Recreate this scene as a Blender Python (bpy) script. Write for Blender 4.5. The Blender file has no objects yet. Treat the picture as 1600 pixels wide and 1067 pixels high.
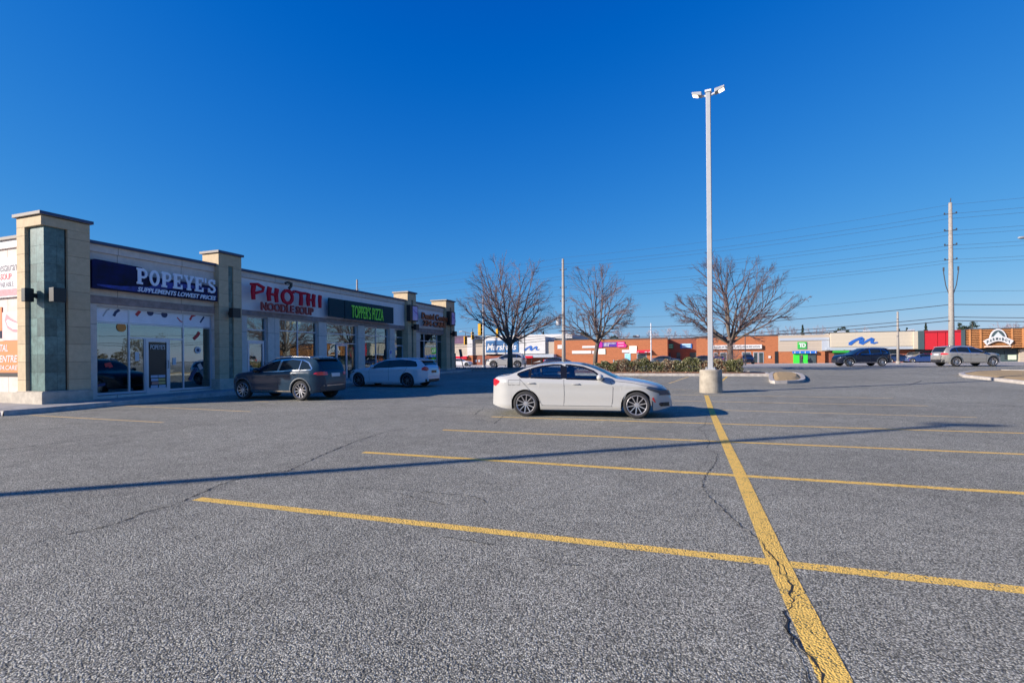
import bpy, math, random
from mathutils import Vector, Matrix
R = math.radians
# ------------------------------------------------------------------ camera
S = bpy.context.scene
CH = 1.55            # eye height
ROLL = .009
cam_d = bpy.data.cameras.new('camera'); cam = bpy.data.objects.new('camera', cam_d)
S.collection.objects.link(cam); S.camera = cam
cam_d.sensor_width = 36; cam_d.lens = 18.0
cam_d.shift_y = 25.5/1600
cam_d.clip_start = .05; cam_d.clip_end = 3000
cam.matrix_world = Matrix.Translation((0, 0, CH)) @ Matrix.Rotation(R(90), 4, 'X') @ Matrix.Rotation(-ROLL, 4, 'Z')
# ------------------------------------------------------------------ world + sun
SUN_EL = 21.0
EXPO = .7
SH = Vector((.950, .312, 0)).normalized()      # direction shadows fall on the ground
W = bpy.data.worlds.new('World'); S.world = W; W.use_nodes = True
nt = W.node_tree; nt.nodes.clear()
sky = nt.nodes.new('ShaderNodeTexSky'); sky.sky_type = 'NISHITA'; sky.sun_disc = False
sky.sun_elevation = R(SUN_EL)
sky.sun_rotation = math.atan2(-SH.x, -SH.y)
sky.air_density = 1.0; sky.dust_density = .1; sky.ozone_density = 2.0
bg = nt.nodes.new('ShaderNodeBackground'); bg.inputs['Strength'].default_value = .10
wo = nt.nodes.new('ShaderNodeOutputWorld')
# film-like response of the sky, one curve per channel: flatter and bluer than the raw model
se = nt.nodes.new('ShaderNodeSeparateColor'); cb = nt.nodes.new('ShaderNodeCombineColor'); nt.links.new(sky.outputs[0], se.inputs[0])
for k, (A, B, GM) in enumerate(((.60, .085, 1.2), (.665, .07, .68), (.90, .15, .24))):
    prev = se.outputs[k]
    for op, v in (('MULTIPLY', .1), ('SUBTRACT', B), ('MAXIMUM', .0002), ('POWER', GM), ('MULTIPLY', A*10/2**EXPO)):
        n_ = nt.nodes.new('ShaderNodeMath'); n_.operation = op; n_.inputs[1].default_value = v; nt.links.new(prev, n_.inputs[0]); prev = n_.outputs[0]
    nt.links.new(prev, cb.inputs[k])
nt.links.new(cb.outputs[0], bg.inputs[0]); nt.links.new(bg.outputs[0], wo.inputs[0])
sd = bpy.data.lights.new('sun', 'SUN'); sd.energy = 5.0; sd.angle = R(.5); sd.color = (1.0, .90, .79)
so = bpy.data.objects.new('sun', sd); S.collection.objects.link(so)
sdir = Vector((SH.x*math.cos(R(SUN_EL)), SH.y*math.cos(R(SUN_EL)), -math.sin(R(SUN_EL))))
so.rotation_euler = sdir.to_track_quat('-Z', 'Y').to_euler(); so.location = (-40, -20, 30)
S.view_settings.view_transform = 'Standard'; S.view_settings.look = 'None'
S.view_settings.exposure = EXPO; S.view_settings.gamma = 1.0
S.render.engine = 'CYCLES'
# ------------------------------------------------------------------ geometry of the place
KN = [(-500, 0), (14, 0), (22, .08), (35, .30), (46, .45), (57, .45), (100, 0.0), (3000, 0)]
def gz(y):
    for (a, za), (b, zb) in zip(KN, KN[1:]):
        if y <= b: return za + (zb-za)*(y-a)/(b-a)
    return 0
def ray(px, py):
    u = px-800; v = 559-py
    return (u+ROLL*v)/800, (v-ROLL*u)/800
def at(px, py, Y):
    a, b = ray(px, py); return Vector((a*Y, Y, CH+b*Y))
def G(px, py, dz=0):
    a, b = ray(px, py); Y = 20.
    for _ in range(60): Y = .5*Y+.5*(gz(Y)+dz-CH)/b
    return Vector((a*Y, Y, gz(Y)+dz))
class Frame:
    def __init__(s, o, ang): s.o = Vector((o[0], o[1], 0)); s.a = ang; s.x = Vector((math.cos(ang), math.sin(ang), 0)); s.y = Vector((-math.sin(ang), math.cos(ang), 0))
    def w(s, x, y, z=0): return s.o+s.x*x+s.y*y+Vector((0, 0, z))
    def px(s, px, py, yl=0):
        a, b = ray(px, py); p = s.o+s.y*yl
        t = (a*p.y-p.x)/(s.x.x-a*s.x.y); Y = p.y+t*s.x.y
        return t, CH+b*Y
    def loc(s, w): d = Vector(w)-s.o; return d.dot(s.x), d.dot(s.y)
AZ = R(20.4)
FB = Frame((-15.32, 16.7), R(90)-AZ)     # plaza front: x away along the shops, y into the building
FS = Frame((-15.32, 16.7), -AZ)          # plaza end wall: x towards the lot, y away
FM = Frame((49, 94), -AZ)                # the mall across the road
# ------------------------------------------------------------------ object helpers
COL = S.collection
def mk_tag(o, label=None, cat=None, group=None, kind=None):
    if label: o['label'] = label
    if cat: o['category'] = cat
    if group: o['group'] = group
    if kind: o['kind'] = kind
    return o
def thing(name, label, cat, loc=(0, 0, 0), rz=0, group=None):
    o = bpy.data.objects.new(name, None); COL.objects.link(o); o.empty_display_size = .3
    o.location = loc; o.rotation_euler = (0, 0, rz)
    return mk_tag(o, label, cat, group)
def dup(root, loc, rz, label, group=None):
    r = root.copy(); COL.objects.link(r); r.location = loc; r.rotation_euler = (0, 0, rz); r['label'] = label
    if group: r['group'] = group
    for ch in list(root.children):
        c = ch.copy(); COL.objects.link(c); c.parent = r
        for g in ch.children:
            d = g.copy(); COL.objects.link(d); d.parent = c
    return r
class MB:
    def __init__(s): s.v = []; s.f = []; s.m = []; s.cm = 0
    def vs(s, pts): n = len(s.v); s.v += [tuple(p) for p in pts]; return n
    def face(s, idx, m=None): s.f.append(tuple(idx)); s.m.append(s.cm if m is None else m)
    def quad(s, a, b, c, d): n = s.vs([a, b, c, d]); s.face((n, n+1, n+2, n+3))
    def box(s, x0, x1, y0, y1, z0, z1):
        if x0 > x1: x0, x1 = x1, x0
        if y0 > y1: y0, y1 = y1, y0
        if z0 > z1: z0, z1 = z1, z0
        n = s.vs([(x0, y0, z0), (x1, y0, z0), (x1, y1, z0), (x0, y1, z0), (x0, y0, z1), (x1, y0, z1), (x1, y1, z1), (x0, y1, z1)])
        for q in ((0, 3, 2, 1), (4, 5, 6, 7), (0, 1, 5, 4), (1, 2, 6, 5), (2, 3, 7, 6), (3, 0, 4, 7)): s.face([n+i for i in q])
        return s
    def tube(s, pts, rad, n=8, cap=True):
        pts = [Vector(p) for p in pts]
        if not hasattr(rad, '__len__'): rad = [rad]*len(pts)
        rings = []; ref = None
        for i, p in enumerate(pts):
            d = (pts[min(i+1, len(pts)-1)]-pts[max(i-1, 0)])
            if d.length < 1e-9: d = Vector((0, 0, 1))
            d.normalize()
            if ref is None: ref = Vector((1, 0, 0)) if abs(d.x) < .8 else Vector((0, 1, 0))
            a = ref-d*ref.dot(d)
            if a.length < 1e-4: a = d.orthogonal()
            a.normalize(); b = d.cross(a); ref = a
            rings.append(s.vs([p+(a*math.cos(2*math.pi*k/n)+b*math.sin(2*math.pi*k/n))*rad[i] for k in range(n)]))
        for r0, r1 in zip(rings, rings[1:]):
            for k in range(n): s.face((r0+k, r0+(k+1) % n, r1+(k+1) % n, r1+k))
        if cap: s.face([rings[0]+k for k in range(n)][::-1]); s.face([rings[-1]+k for k in range(n)])
        return s
    def prism(s, poly, axis, a, b):     # poly in 2-D, extruded along axis ('y': poly=(x,z); 'z': poly=(x,y); 'x': poly=(y,z))
        def P(p, t):
            return (p[0], t, p[1]) if axis == 'y' else ((p[0], p[1], t) if axis == 'z' else (t, p[0], p[1]))
        n = len(poly); i = s.vs([P(p, a) for p in poly]); j = s.vs([P(p, b) for p in poly])
        s.face([i+k for k in range(n)]); s.face([j+k for k in range(n)][::-1])
        for k in range(n): s.face((i+k, j+k, j+(k+1) % n, i+(k+1) % n))
        return s
    def lathe(s, prof, n=24, axis='z', c=(0, 0, 0)):   # prof: (r, h)
        rings = []
        for r, h in prof:
            pts = []
            for k in range(n):
                a = 2*math.pi*k/n; q = (r*math.cos(a), r*math.sin(a), h)
                if axis == 'y': q = (q[0], q[2], q[1])
                if axis == 'x': q = (q[2], q[0], q[1])
                pts.append((q[0]+c[0], q[1]+c[1], q[2]+c[2]))
            rings.append(s.vs(pts))
        for r0, r1 in zip(rings, rings[1:]):
            for k in range(n): s.face((r0+k, r0+(k+1) % n, r1+(k+1) % n, r1+k))
        return s
    def ell(s, c, r, n=12, m=8):
        prof = []
        rings = []
        for i in range(m+1):
            t = math.pi*i/m
            rings.append(s.vs([(c[0]+r[0]*math.sin(t)*math.cos(2*math.pi*k/n), c[1]+r[1]*math.sin(t)*math.sin(2*math.pi*k/n), c[2]+r[2]*math.cos(t)) for k in range(n)]))
        for r0, r1 in zip(rings, rings[1:]):
            for k in range(n): s.face((r0+k, r1+k, r1+(k+1) % n, r0+(k+1) % n))
        return s
    def build(s, name, mats, parent=None, smooth=False, bevel=0, fix=True, label=None):
        me = bpy.data.meshes.new(name); me.from_pydata(s.v, [], s.f)
        if not isinstance(mats, (list, tuple)): mats = [mats]
        for m in mats: me.materials.append(m)
        if len(mats) > 1: me.polygons.foreach_set('material_index', s.m)
        if smooth: me.polygons.foreach_set('use_smooth', [True]*len(me.polygons))
        if fix:
            import bmesh
            bm = bmesh.new(); bm.from_mesh(me); bmesh.ops.recalc_face_normals(bm, faces=bm.faces); bm.to_mesh(me); bm.free()
        me.update()
        o = bpy.data.objects.new(name, me); COL.objects.link(o)
        if parent: o.parent = parent
        if bevel:
            md = o.modifiers.new('bevel', 'BEVEL'); md.width = bevel; md.segments = 2; md.limit_method = 'ANGLE'
        if label: o['label'] = label
        return o
def structure(o): o['kind'] = 'structure'; return o
# ------------------------------------------------------------------ materials
def mat(name, col, rough=.6, metal=0, var=.0, vs=3., bump=0, bs=40., spec=.5, coat=0, col2=None, emit=0):
    m = bpy.data.materials.new(name); m.use_nodes = True; t = m.node_tree; b = t.nodes['Principled BSDF']
    b.inputs['Base Color'].default_value = (*col, 1); b.inputs['Roughness'].default_value = rough; b.inputs['Metallic'].default_value = metal
    b.inputs['Specular IOR Level'].default_value = spec; b.inputs['Coat Weight'].default_value = coat; b.inputs['Coat Roughness'].default_value = .03
    if emit: b.inputs['Emission Color'].default_value = (*col, 1); b.inputs['Emission Strength'].default_value = emit
    tc = t.nodes.new('ShaderNodeTexCoord')
    if var or col2:
        n = t.nodes.new('ShaderNodeTexNoise'); n.inputs['Scale'].default_value = vs; n.inputs['Detail'].default_value = 6; n.inputs['Roughness'].default_value = .65
        t.links.new(tc.outputs['Object'], n.inputs['Vector'])
        r = t.nodes.new('ShaderNodeValToRGB'); r.color_ramp.elements[0].position = .32; r.color_ramp.elements[1].position = .68
        c2 = col2 or [c*(1-var) for c in col]
        r.color_ramp.elements[0].color = (*c2, 1); r.color_ramp.elements[1].color = (*[min(1, c*(1+var*.5)) for c in col], 1)
        t.links.new(n.outputs['Fac'], r.inputs[0]); t.links.new(r.outputs[0], b.inputs['Base Color'])
    if bump:
        n2 = t.nodes.new('ShaderNodeTexNoise'); n2.inputs['Scale'].default_value = bs; n2.inputs['Detail'].default_value = 4
        t.links.new(tc.outputs['Object'], n2.inputs['Vector'])
        bp = t.nodes.new('ShaderNodeBump'); bp.inputs['Strength'].default_value = bump; bp.inputs['Distance'].default_value = .02
        t.links.new(n2.outputs['Fac'], bp.inputs['Height']); t.links.new(bp.outputs[0], b.inputs['Normal'])
    return m
def node(t, typ, **kw):
    n = t.nodes.new(typ)
    for k, v in kw.items():
        if hasattr(n, k): setattr(n, k, v)
        else: n.inputs[k.replace('_', ' ')].default_value = v
    return n
def asphalt(name, dark, mid, light, scale=95, patch=.25):
    m = bpy.data.materials.new(name); m.use_nodes = True; t = m.node_tree; b = t.nodes['Principled BSDF']; L = t.links.new
    b.inputs['Roughness'].default_value = .88; b.inputs['Specular IOR Level'].default_value = .25
    tc = t.nodes.new('ShaderNodeTexCoord')
    v = node(t, 'ShaderNodeTexVoronoi', Scale=scale); L(tc.outputs['Object'], v.inputs['Vector'])
    v2 = node(t, 'ShaderNodeTexNoise', Scale=scale*1.2, Detail=3.0); L(tc.outputs['Object'], v2.inputs['Vector'])
    sp = t.nodes.new('ShaderNodeSeparateColor'); L(v.outputs['Color'], sp.inputs[0])
    r = t.nodes.new('ShaderNodeValToRGB'); e = r.color_ramp.elements
    e[0].position = .0; e[0].color = (*dark, 1); e[1].position = 1; e[1].color = (*light, 1); x = e.new(.5); x.color = (*mid, 1)
    ma = node(t, 'ShaderNodeMath', operation='MULTIPLY_ADD'); L(sp.outputs[0], ma.inputs[0]); ma.inputs[1].default_value = .7
    m2 = node(t, 'ShaderNodeMath', operation='MULTIPLY'); L(v2.outputs['Fac'], m2.inputs[0]); m2.inputs[1].default_value = .32; L(m2.outputs[0], ma.inputs[2])
    L(ma.outputs[0], r.inputs[0])
    # big patches and stains
    n1 = node(t, 'ShaderNodeTexNoise', Scale=.23, Detail=5.0, Roughness=.6); L(tc.outputs['Object'], n1.inputs['Vector'])
    n3 = node(t, 'ShaderNodeTexNoise', Scale=2.3, Detail=6.0, Roughness=.7); L(tc.outputs['Object'], n3.inputs['Vector'])
    add = node(t, 'ShaderNodeMath', operation='ADD'); L(n1.outputs['Fac'], add.inputs[0]); L(n3.outputs['Fac'], add.inputs[1])
    mr = node(t, 'ShaderNodeMapRange'); L(add.outputs[0], mr.inputs[0]); mr.inputs[1].default_value = .7; mr.inputs[2].default_value = 1.3
    mr.inputs[3].default_value = 1-patch; mr.inputs[4].default_value = 1+patch*.5
    cr = node(t, 'ShaderNodeMapRange'); L(v.outputs['Distance'], cr.inputs[0]); cr.inputs[1].default_value = .38; cr.inputs[2].default_value = .75; cr.inputs[3].default_value = 1.08; cr.inputs[4].default_value = .38  # gaps between the stones darkened in the colour, standing in for shadow
    ns = node(t, 'ShaderNodeTexNoise', Scale=.9, Detail=7.0, Roughness=.72); L(tc.outputs['Object'], ns.inputs['Vector'])
    sr = node(t, 'ShaderNodeMapRange'); L(ns.outputs['Fac'], sr.inputs[0]); sr.inputs[1].default_value = .28; sr.inputs[2].default_value = .40; sr.inputs[3].default_value = .72; sr.inputs[4].default_value = 1.0
    f1 = node(t, 'ShaderNodeMath', operation='MULTIPLY'); L(mr.outputs[0], f1.inputs[0]); L(cr.outputs[0], f1.inputs[1])
    f2 = node(t, 'ShaderNodeMath', operation='MULTIPLY'); L(f1.outputs[0], f2.inputs[0]); L(sr.outputs[0], f2.inputs[1])
    mx = node(t, 'ShaderNodeVectorMath', operation='SCALE'); L(r.outputs[0], mx.inputs[0]); L(f2.outputs[0], mx.inputs['Scale'])
    L(mx.outputs[0], b.inputs['Base Color'])
    bp = node(t, 'ShaderNodeBump', Strength=1.0, Distance=.006); L(v.outputs['Distance'], bp.inputs['Height']); bp.invert = True
    bp2 = node(t, 'ShaderNodeBump', Strength=.5, Distance=.012); n4 = node(t, 'ShaderNodeTexNoise', Scale=42., Detail=3.0); L(tc.outputs['Object'], n4.inputs['Vector'])
    L(n4.outputs['Fac'], bp2.inputs['Height']); L(bp.outputs[0], bp2.inputs['Normal']); L(bp2.outputs[0], b.inputs['Normal'])
    return m
def paint_line(name, col, wear=.42):
    m = bpy.data.materials.new(name); m.use_nodes = True; t = m.node_tree; b = t.nodes['Principled BSDF']; L = t.links.new
    b.inputs['Roughness'].default_value = .75
    tc = t.nodes.new('ShaderNodeTexCoord')
    v = node(t, 'ShaderNodeTexVoronoi', Scale=80.); L(tc.outputs['Object'], v.inputs['Vector'])
    n = node(t, 'ShaderNodeTexNoise', Scale=7., Detail=8.0, Roughness=.7); L(tc.outputs['Object'], n.inputs['Vector'])
    n2 = node(t, 'ShaderNodeTexNoise', Scale=90., Detail=2.0); L(tc.outputs['Object'], n2.inputs['Vector'])
    r = t.nodes.new('ShaderNodeValToRGB'); r.color_ramp.elements[0].position = .3; r.color_ramp.elements[1].position = .7
    r.color_ramp.elements[0].color = (*[c*.72 for c in col], 1); r.color_ramp.elements[1].color = (*col, 1)
    L(n2.outputs['Fac'], r.inputs[0]); L(r.outputs[0], b.inputs['Base Color'])
    a = node(t, 'ShaderNodeMath', operation='MULTIPLY_ADD'); L(n2.outputs['Fac'], a.inputs[0]); a.inputs[1].default_value = .5; L(n.outputs['Fac'], a.inputs[2])
    pt = node(t, 'ShaderNodeMapRange'); L(v.outputs['Distance'], pt.inputs[0]); pt.inputs[1].default_value = .45; pt.inputs[2].default_value = .8; pt.inputs[3].default_value = .0; pt.inputs[4].default_value = .34
    a2 = node(t, 'ShaderNodeMath', operation='SUBTRACT'); L(a.outputs[0], a2.inputs[0]); L(pt.outputs[0], a2.inputs[1])
    g = node(t, 'ShaderNodeMapRange'); L(a2.outputs[0], g.inputs[0]); g.inputs[1].default_value = wear+.14; g.inputs[2].default_value = wear+.19
    tr = t.nodes.new('ShaderNodeBsdfTransparent'); mx = t.nodes.new('ShaderNodeMixShader')
    L(g.outputs[0], mx.inputs[0]); L(tr.outputs[0], mx.inputs[1]); L(b.outputs[0], mx.inputs[2]); L(mx.outputs[0], t.nodes['Material Output'].inputs[0])
    bp = node(t, 'ShaderNodeBump', Strength=1.0, Distance=.008); bp.invert = True; L(v.outputs['Distance'], bp.inputs['Height']); L(bp.outputs[0], b.inputs['Normal'])
    return m
def panels(name, col, bw, bh, off=0, mort=.012, var=.2, mortc=.35, axis='xz', off_z=0, rough=.8, bump=.3):
    """stone or brick pattern laid in object space on x,z (front) or y,z (side); both through a box-like choice by normal"""
    m = bpy.data.materials.new(name); m.use_nodes = True; t = m.node_tree; b = t.nodes['Principled BSDF']; L = t.links.new
    b.inputs['Roughness'].default_value = rough
    tc = t.nodes.new('ShaderNodeTexCoord'); sx = t.nodes.new('ShaderNodeSeparateXYZ'); L(tc.outputs['Object'], sx.inputs[0])
    sn = t.nodes.new('ShaderNodeSeparateXYZ'); L(tc.outputs['Normal'], sn.inputs[0])
    ab = node(t, 'ShaderNodeMath', operation='ABSOLUTE'); L(sn.outputs['X'], ab.inputs[0])
    gt = node(t, 'ShaderNodeMath', operation='GREATER_THAN'); L(ab.outputs[0], gt.inputs[0]); gt.inputs[1].default_value = .7
    mxf = node(t, 'ShaderNodeMix'); L(gt.outputs[0], mxf.inputs[0]); L(sx.outputs['X'], mxf.inputs[2]); L(sx.outputs['Y'], mxf.inputs[3])
    cz = node(t, 'ShaderNodeMath', operation='ADD'); L(sx.outputs['Z'], cz.inputs[0]); cz.inputs[1].default_value = off_z
    cb = t.nodes.new('ShaderNodeCombineXYZ'); L(mxf.outputs[0], cb.inputs[0]); L(cz.outputs[0], cb.inputs[1])
    br = t.nodes.new('ShaderNodeTexBrick'); L(cb.outputs[0], br.inputs['Vector'])
    br.offset = off; br.squash = 1
    br.inputs['Scale'].default_value = 1; br.inputs['Mortar Size'].default_value = mort; br.inputs['Brick Width'].default_value = bw; br.inputs['Row Height'].default_value = bh
    br.inputs['Mortar Smooth'].default_value = .2; br.inputs['Bias'].default_value = 0
    br.inputs['Color1'].default_value = (*col, 1); br.inputs['Color2'].default_value = (*[c*(1-var) for c in col], 1); br.inputs['Mortar'].default_value = (*[c*mortc for c in col], 1)
    n = node(t, 'ShaderNodeTexNoise', Scale=5., Detail=7.0, Roughness=.7); L(tc.outputs['Object'], n.inputs['Vector'])
    mr = node(t, 'ShaderNodeMapRange'); L(n.outputs['Fac'], mr.inputs[0]); mr.inputs[1].default_value = .3; mr.inputs[2].default_value = .7; mr.inputs[3].default_value = 1-var; mr.inputs[4].default_value = 1+var*.6
    mx = node(t, 'ShaderNodeVectorMath', operation='SCALE'); L(br.outputs[0], mx.inputs[0]); L(mr.outputs[0], mx.inputs['Scale']); L(mx.outputs[0], b.inputs['Base Color'])
    if bump:
        n2 = node(t, 'ShaderNodeTexNoise', Scale=60., Detail=4.0); L(tc.outputs['Object'], n2.inputs['Vector'])
        bp = node(t, 'ShaderNodeBump', Strength=bump, Distance=.01); L(n2.outputs['Fac'], bp.inputs['Height'])
        bp2 = node(t, 'ShaderNodeBump', Strength=.8, Distance=.01); bp2.invert = True; L(br.outputs['Fac'], bp2.inputs['Height']); L(bp.outputs[0], bp2.inputs['Normal']); L(bp2.outputs[0], b.inputs['Normal'])
    return m
def glass(name, tint=(.55, .68, .72), refl=.3, gl=(1, 1, 1)):
    m = bpy.data.materials.new(name); m.use_nodes = True; t = m.node_tree; t.nodes.clear(); L = t.links.new
    o = t.nodes.new('ShaderNodeOutputMaterial'); tr = t.nodes.new('ShaderNodeBsdfTransparent'); tr.inputs[0].default_value = (*tint, 1)
    g = t.nodes.new('ShaderNodeBsdfGlossy'); g.inputs['Roughness'].default_value = .01; g.inputs[0].default_value = (*gl, 1)
    tc = t.nodes.new('ShaderNodeTexCoord'); n = node(t, 'ShaderNodeTexNoise', Scale=1.1, Detail=1.0); L(tc.outputs['Object'], n.inputs['Vector'])
    bp = node(t, 'ShaderNodeBump', Strength=.05, Distance=.03); L(n.outputs['Fac'], bp.inputs['Height']); L(bp.outputs[0], g.inputs['Normal'])
    lw = t.nodes.new('ShaderNodeLayerWeight'); lw.inputs[0].default_value = .35
    mr = node(t, 'ShaderNodeMapRange'); L(lw.outputs['Fresnel'], mr.inputs[0]); mr.inputs[3].default_value = refl; mr.inputs[4].default_value = .95
    mx = t.nodes.new('ShaderNodeMixShader'); L(mr.outputs[0], mx.inputs[0]); L(tr.outputs[0], mx.inputs[1]); L(g.outputs[0], mx.inputs[2]); L(mx.outputs[0], o.inputs[0])
    return m
M = {}
M['asphalt'] = asphalt('asphalt', (.085, .081, .066), (.315, .300, .245), (.79, .75, .62), 100, .28)
M['road'] = asphalt('road', (.36, .33, .29), (.50, .46, .40), (.62, .57, .50), 60, .15)
M['farlot'] = mat('farlot', (.50, .46, .41), .85, var=.2, vs=.6)
M['yellow'] = paint_line('yellow_paint', (1.0, .62, .13), .29)
M['yellow_old'] = paint_line('old_yellow_paint', (.92, .63, .26), .34)
M['crack'] = mat('crack', (.02, .02, .022), .95, var=.3)
M['kerb'] = mat('kerb_concrete', (.46, .42, .38), .85, var=.3, vs=4, bump=.3)
M['walk'] = mat('sidewalk_concrete', (.33, .32, .31), .85, var=.28, vs=2.5, bump=.3)
M['stone'] = panels('stone_panels', (.58, .45, .285), 3.0, .60, mort=.007, var=.15, mortc=.5, off_z=.25)
M['wallstone'] = panels('wall_panels', (.70, .60, .53), 2.5, 3.0, mort=.012, var=.14, mortc=.45, off_z=.1)
M['light_panel'] = panels('light_panels', (.82, .77, .74), 1.9, 3.0, mort=.008, var=.06, mortc=.7, off_z=.1)
M['lintel'] = mat('lintel_concrete', (.33, .25, .23), .85, var=.35, vs=3.5, bump=.2)
M['plinth'] = mat('plinth_stone', (.50, .44, .36), .85, var=.25, vs=4, bump=.3)
M['tile'] = panels('green_slate', (.13, .22, .20), .45, .60, mort=.006, var=.5, mortc=.6, rough=.35, bump=.15)
M['flash'] = mat('blue_flashing', (.035, .06, .13), .45, metal=.2)
M['sunlit_cap'] = mat('sunlit_flashing', (.30, .27, .24), .7)
M['alu'] = mat('window_frame', (.52, .54, .60), .35, metal=.35)
M['glass'] = glass('shop_glass', (.62, .70, .70), .17, (.78, .92, 1))
M['black'] = mat('black_plastic', (.012, .012, .014), .45)
M['black_gloss'] = mat('black_gloss', (.01, .01, .012), .12)
M['white'] = mat('white_paint', (.60, .60, .61), .5)
M['white_far'] = mat('white_wall', (.55, .54, .53), .8, var=.06, vs=.5)
M['galv'] = mat('galvanised', (.34, .35, .37), .5, metal=.1, var=.08, vs=6)
M['concrete'] = mat('pole_base_concrete', (.37, .325, .26), .9, var=.3, vs=3, bump=.5, bs=30)
M['wood_pole'] = mat('wood_pole', (.33, .30, .27), .9, var=.3, vs=8, bump=.4)
M['bark'] = mat('bark', (.16, .125, .10), .9, var=.4, vs=12, bump=.5)
M['twig'] = mat('twig_bark', (.15, .105, .105), .85, var=.3, vs=20)
M['mulch'] = mat('mulch', (.28, .16, .10), .95, var=.55, vs=25, bump=.9, bs=60)
M['drygrass'] = mat('dry_grass', (.42, .29, .14), .95, var=.35, vs=18, bump=.9, bs=70)
M['leafA'] = mat('leaf_green', (.13, .135, .045), .6, var=.3, vs=3)
M['leafB'] = mat('leaf_brown', (.26, .12, .06), .7, var=.3, vs=3)
M['leafC'] = mat('leaf_pale', (.36, .33, .22), .7, var=.2, vs=3)
M['needle'] = mat('needles', (.035, .06, .035), .8, var=.4, vs=6)
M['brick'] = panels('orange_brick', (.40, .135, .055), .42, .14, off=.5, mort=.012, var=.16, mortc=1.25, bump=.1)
M['brick_dark'] = panels('dark_brick', (.28, .085, .05), .42, .14, off=.5, mort=.012, var=.2, mortc=.8, bump=.1)  # darkened orange brick; in the recessed bay it carries the shade
M['tan'] = panels('tan_cladding', (.44, .37, .30), 4.0, .45, mort=.03, var=.05, mortc=.85)
M['cream'] = panels('cream_cladding', (.50, .44, .35), 6.0, .6, mort=.02, var=.04, mortc=.9)
M['greyblue'] = mat('grey_band', (.36, .40, .46), .6)
M['tireblack'] = mat('tyre_rubber', (.028, .028, .03), .85, var=.2, vs=20)
M['rim'] = mat('rim_silver', (.58, .56, .57), .28, metal=.75)
M['rim_dark'] = mat('brake_dark', (.03, .03, .035), .6, metal=.4)
M['car_clear'] = glass('car_window_glass', (.74, .83, .87), .10)
M['carglass'] = mat('car_glass', (.012, .018, .024), .05, spec=.5)
M['lamp_clear'] = mat('headlamp', (.07, .09, .13), .08, metal=.3, coat=.6)
M['lamp_red'] = mat('tail_lamp', (.70, .02, .03), .12, coat=1)
M['orange'] = mat('orange_print', (.72, .19, .04), .5)
M['red'] = mat('red_sign', (.50, .006, .03), .6, spec=.2)
M['green_neon'] = mat('green_letters', (.30, .85, .07), .5)
M['navy'] = mat('navy_sign', (.006, .006, .012), .5, spec=.15, var=.5, vs=1.6, col2=(.006, .010, .09))
M['dgreen'] = mat('teal_sign', (.004, .040, .055), .6, spec=.2)
M['chrome'] = mat('chrome', (.7, .7, .72), .15, metal=1)
M['wire'] = mat('wire', (.05, .055, .065), .6)
def carpaint(name, col, metal=.0, rough=.25): return mat(name, col, rough, metal=metal, coat=1 if max(col) > .1 else .35)
M['seam'] = mat('panel_gap', (.04, .04, .045), .7)
# ------------------------------------------------------------------ flat marks and text
def ribbon(mb, pts, w, dz):
    pts = [Vector(p) for p in pts]; L_ = []; 
    for i, p in enumerate(pts):
        d = pts[min(i+1, len(pts)-1)]-pts[max(i-1, 0)]; d.z = 0; d.normalize(); n = Vector((-d.y, d.x, 0))
        ww = w[i] if hasattr(w, '__len__') else w
        a = p+n*ww/2; c = p-n*ww/2; L_.append((Vector((a.x, a.y, gz(a.y)+dz)), Vector((c.x, c.y, gz(c.y)+dz))))
    for (a, b), (c, d) in zip(L_, L_[1:]): mb.quad(a, b, d, c)
def seg(a, b, n):
    return [a.lerp(b, i/n) for i in range(n+1)]
def text_mesh(s, x0, x1, z0, z1, y=0, ext=.02, bold=0, shear=0, keep=False):
    cu = bpy.data.curves.new('t', 'FONT'); cu.body = s; cu.extrude = .001; cu.offset = bold; cu.shear = shear; cu.resolution_u = 3
    ob = bpy.data.objects.new('t', cu); COL.objects.link(ob)
    bpy.context.view_layer.update()
    me = ob.to_mesh(); vs = [v.co.copy() for v in me.vertices]; fs = [tuple(p.vertices) for p in me.polygons]; ob.to_mesh_clear()
    bpy.data.objects.remove(ob); bpy.data.curves.remove(cu)
    ax = min(v.x for v in vs); bx = max(v.x for v in vs); ay = min(v.y for v in vs); by = max(v.y for v in vs)
    out = [(x0+(v.x-ax)/(bx-ax)*(x1-x0), y-(ext if v.z > 0 else 0), z0+(v.y-ay)/(by-ay)*(z1-z0)) for v in vs]
    return out, fs
def add_text(mb, s, x0, x1, z0, z1, y=0, ext=.02, bold=0, shear=0):
    v, f = text_mesh(s, x0, x1, z0, z1, y, ext, bold, shear); n = mb.vs(v)
    for q in f: mb.face([n+i for i in q])
def stroke(mb, pts, w, y, t, closed=False):   # thick 2-D stroke in x,z, extruded from y to y-t
    pts = [Vector(p) for p in pts]; n = len(pts); A = []; B = []
    for i in range(n):
        d = pts[min(i+1, n-1)]-pts[max(i-1, 0)]; d.normalize(); q = Vector((-d.y, d.x))
        ww = w[i] if hasattr(w, '__len__') else w
        A.append(pts[i]+q*ww/2); B.append(pts[i]-q*ww/2)
    for i in range(n-1):
        P = [A[i], A[i+1], B[i+1], B[i]]
        k = mb.vs([(p.x, y-t, p.y) for p in P]+[(p.x, y, p.y) for p in P])
        mb.face((k, k+1, k+2, k+3))
        for a in range(4): mb.face((k+a, k+4+a, k+4+(a+1) % 4, k+(a+1) % 4))
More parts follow.
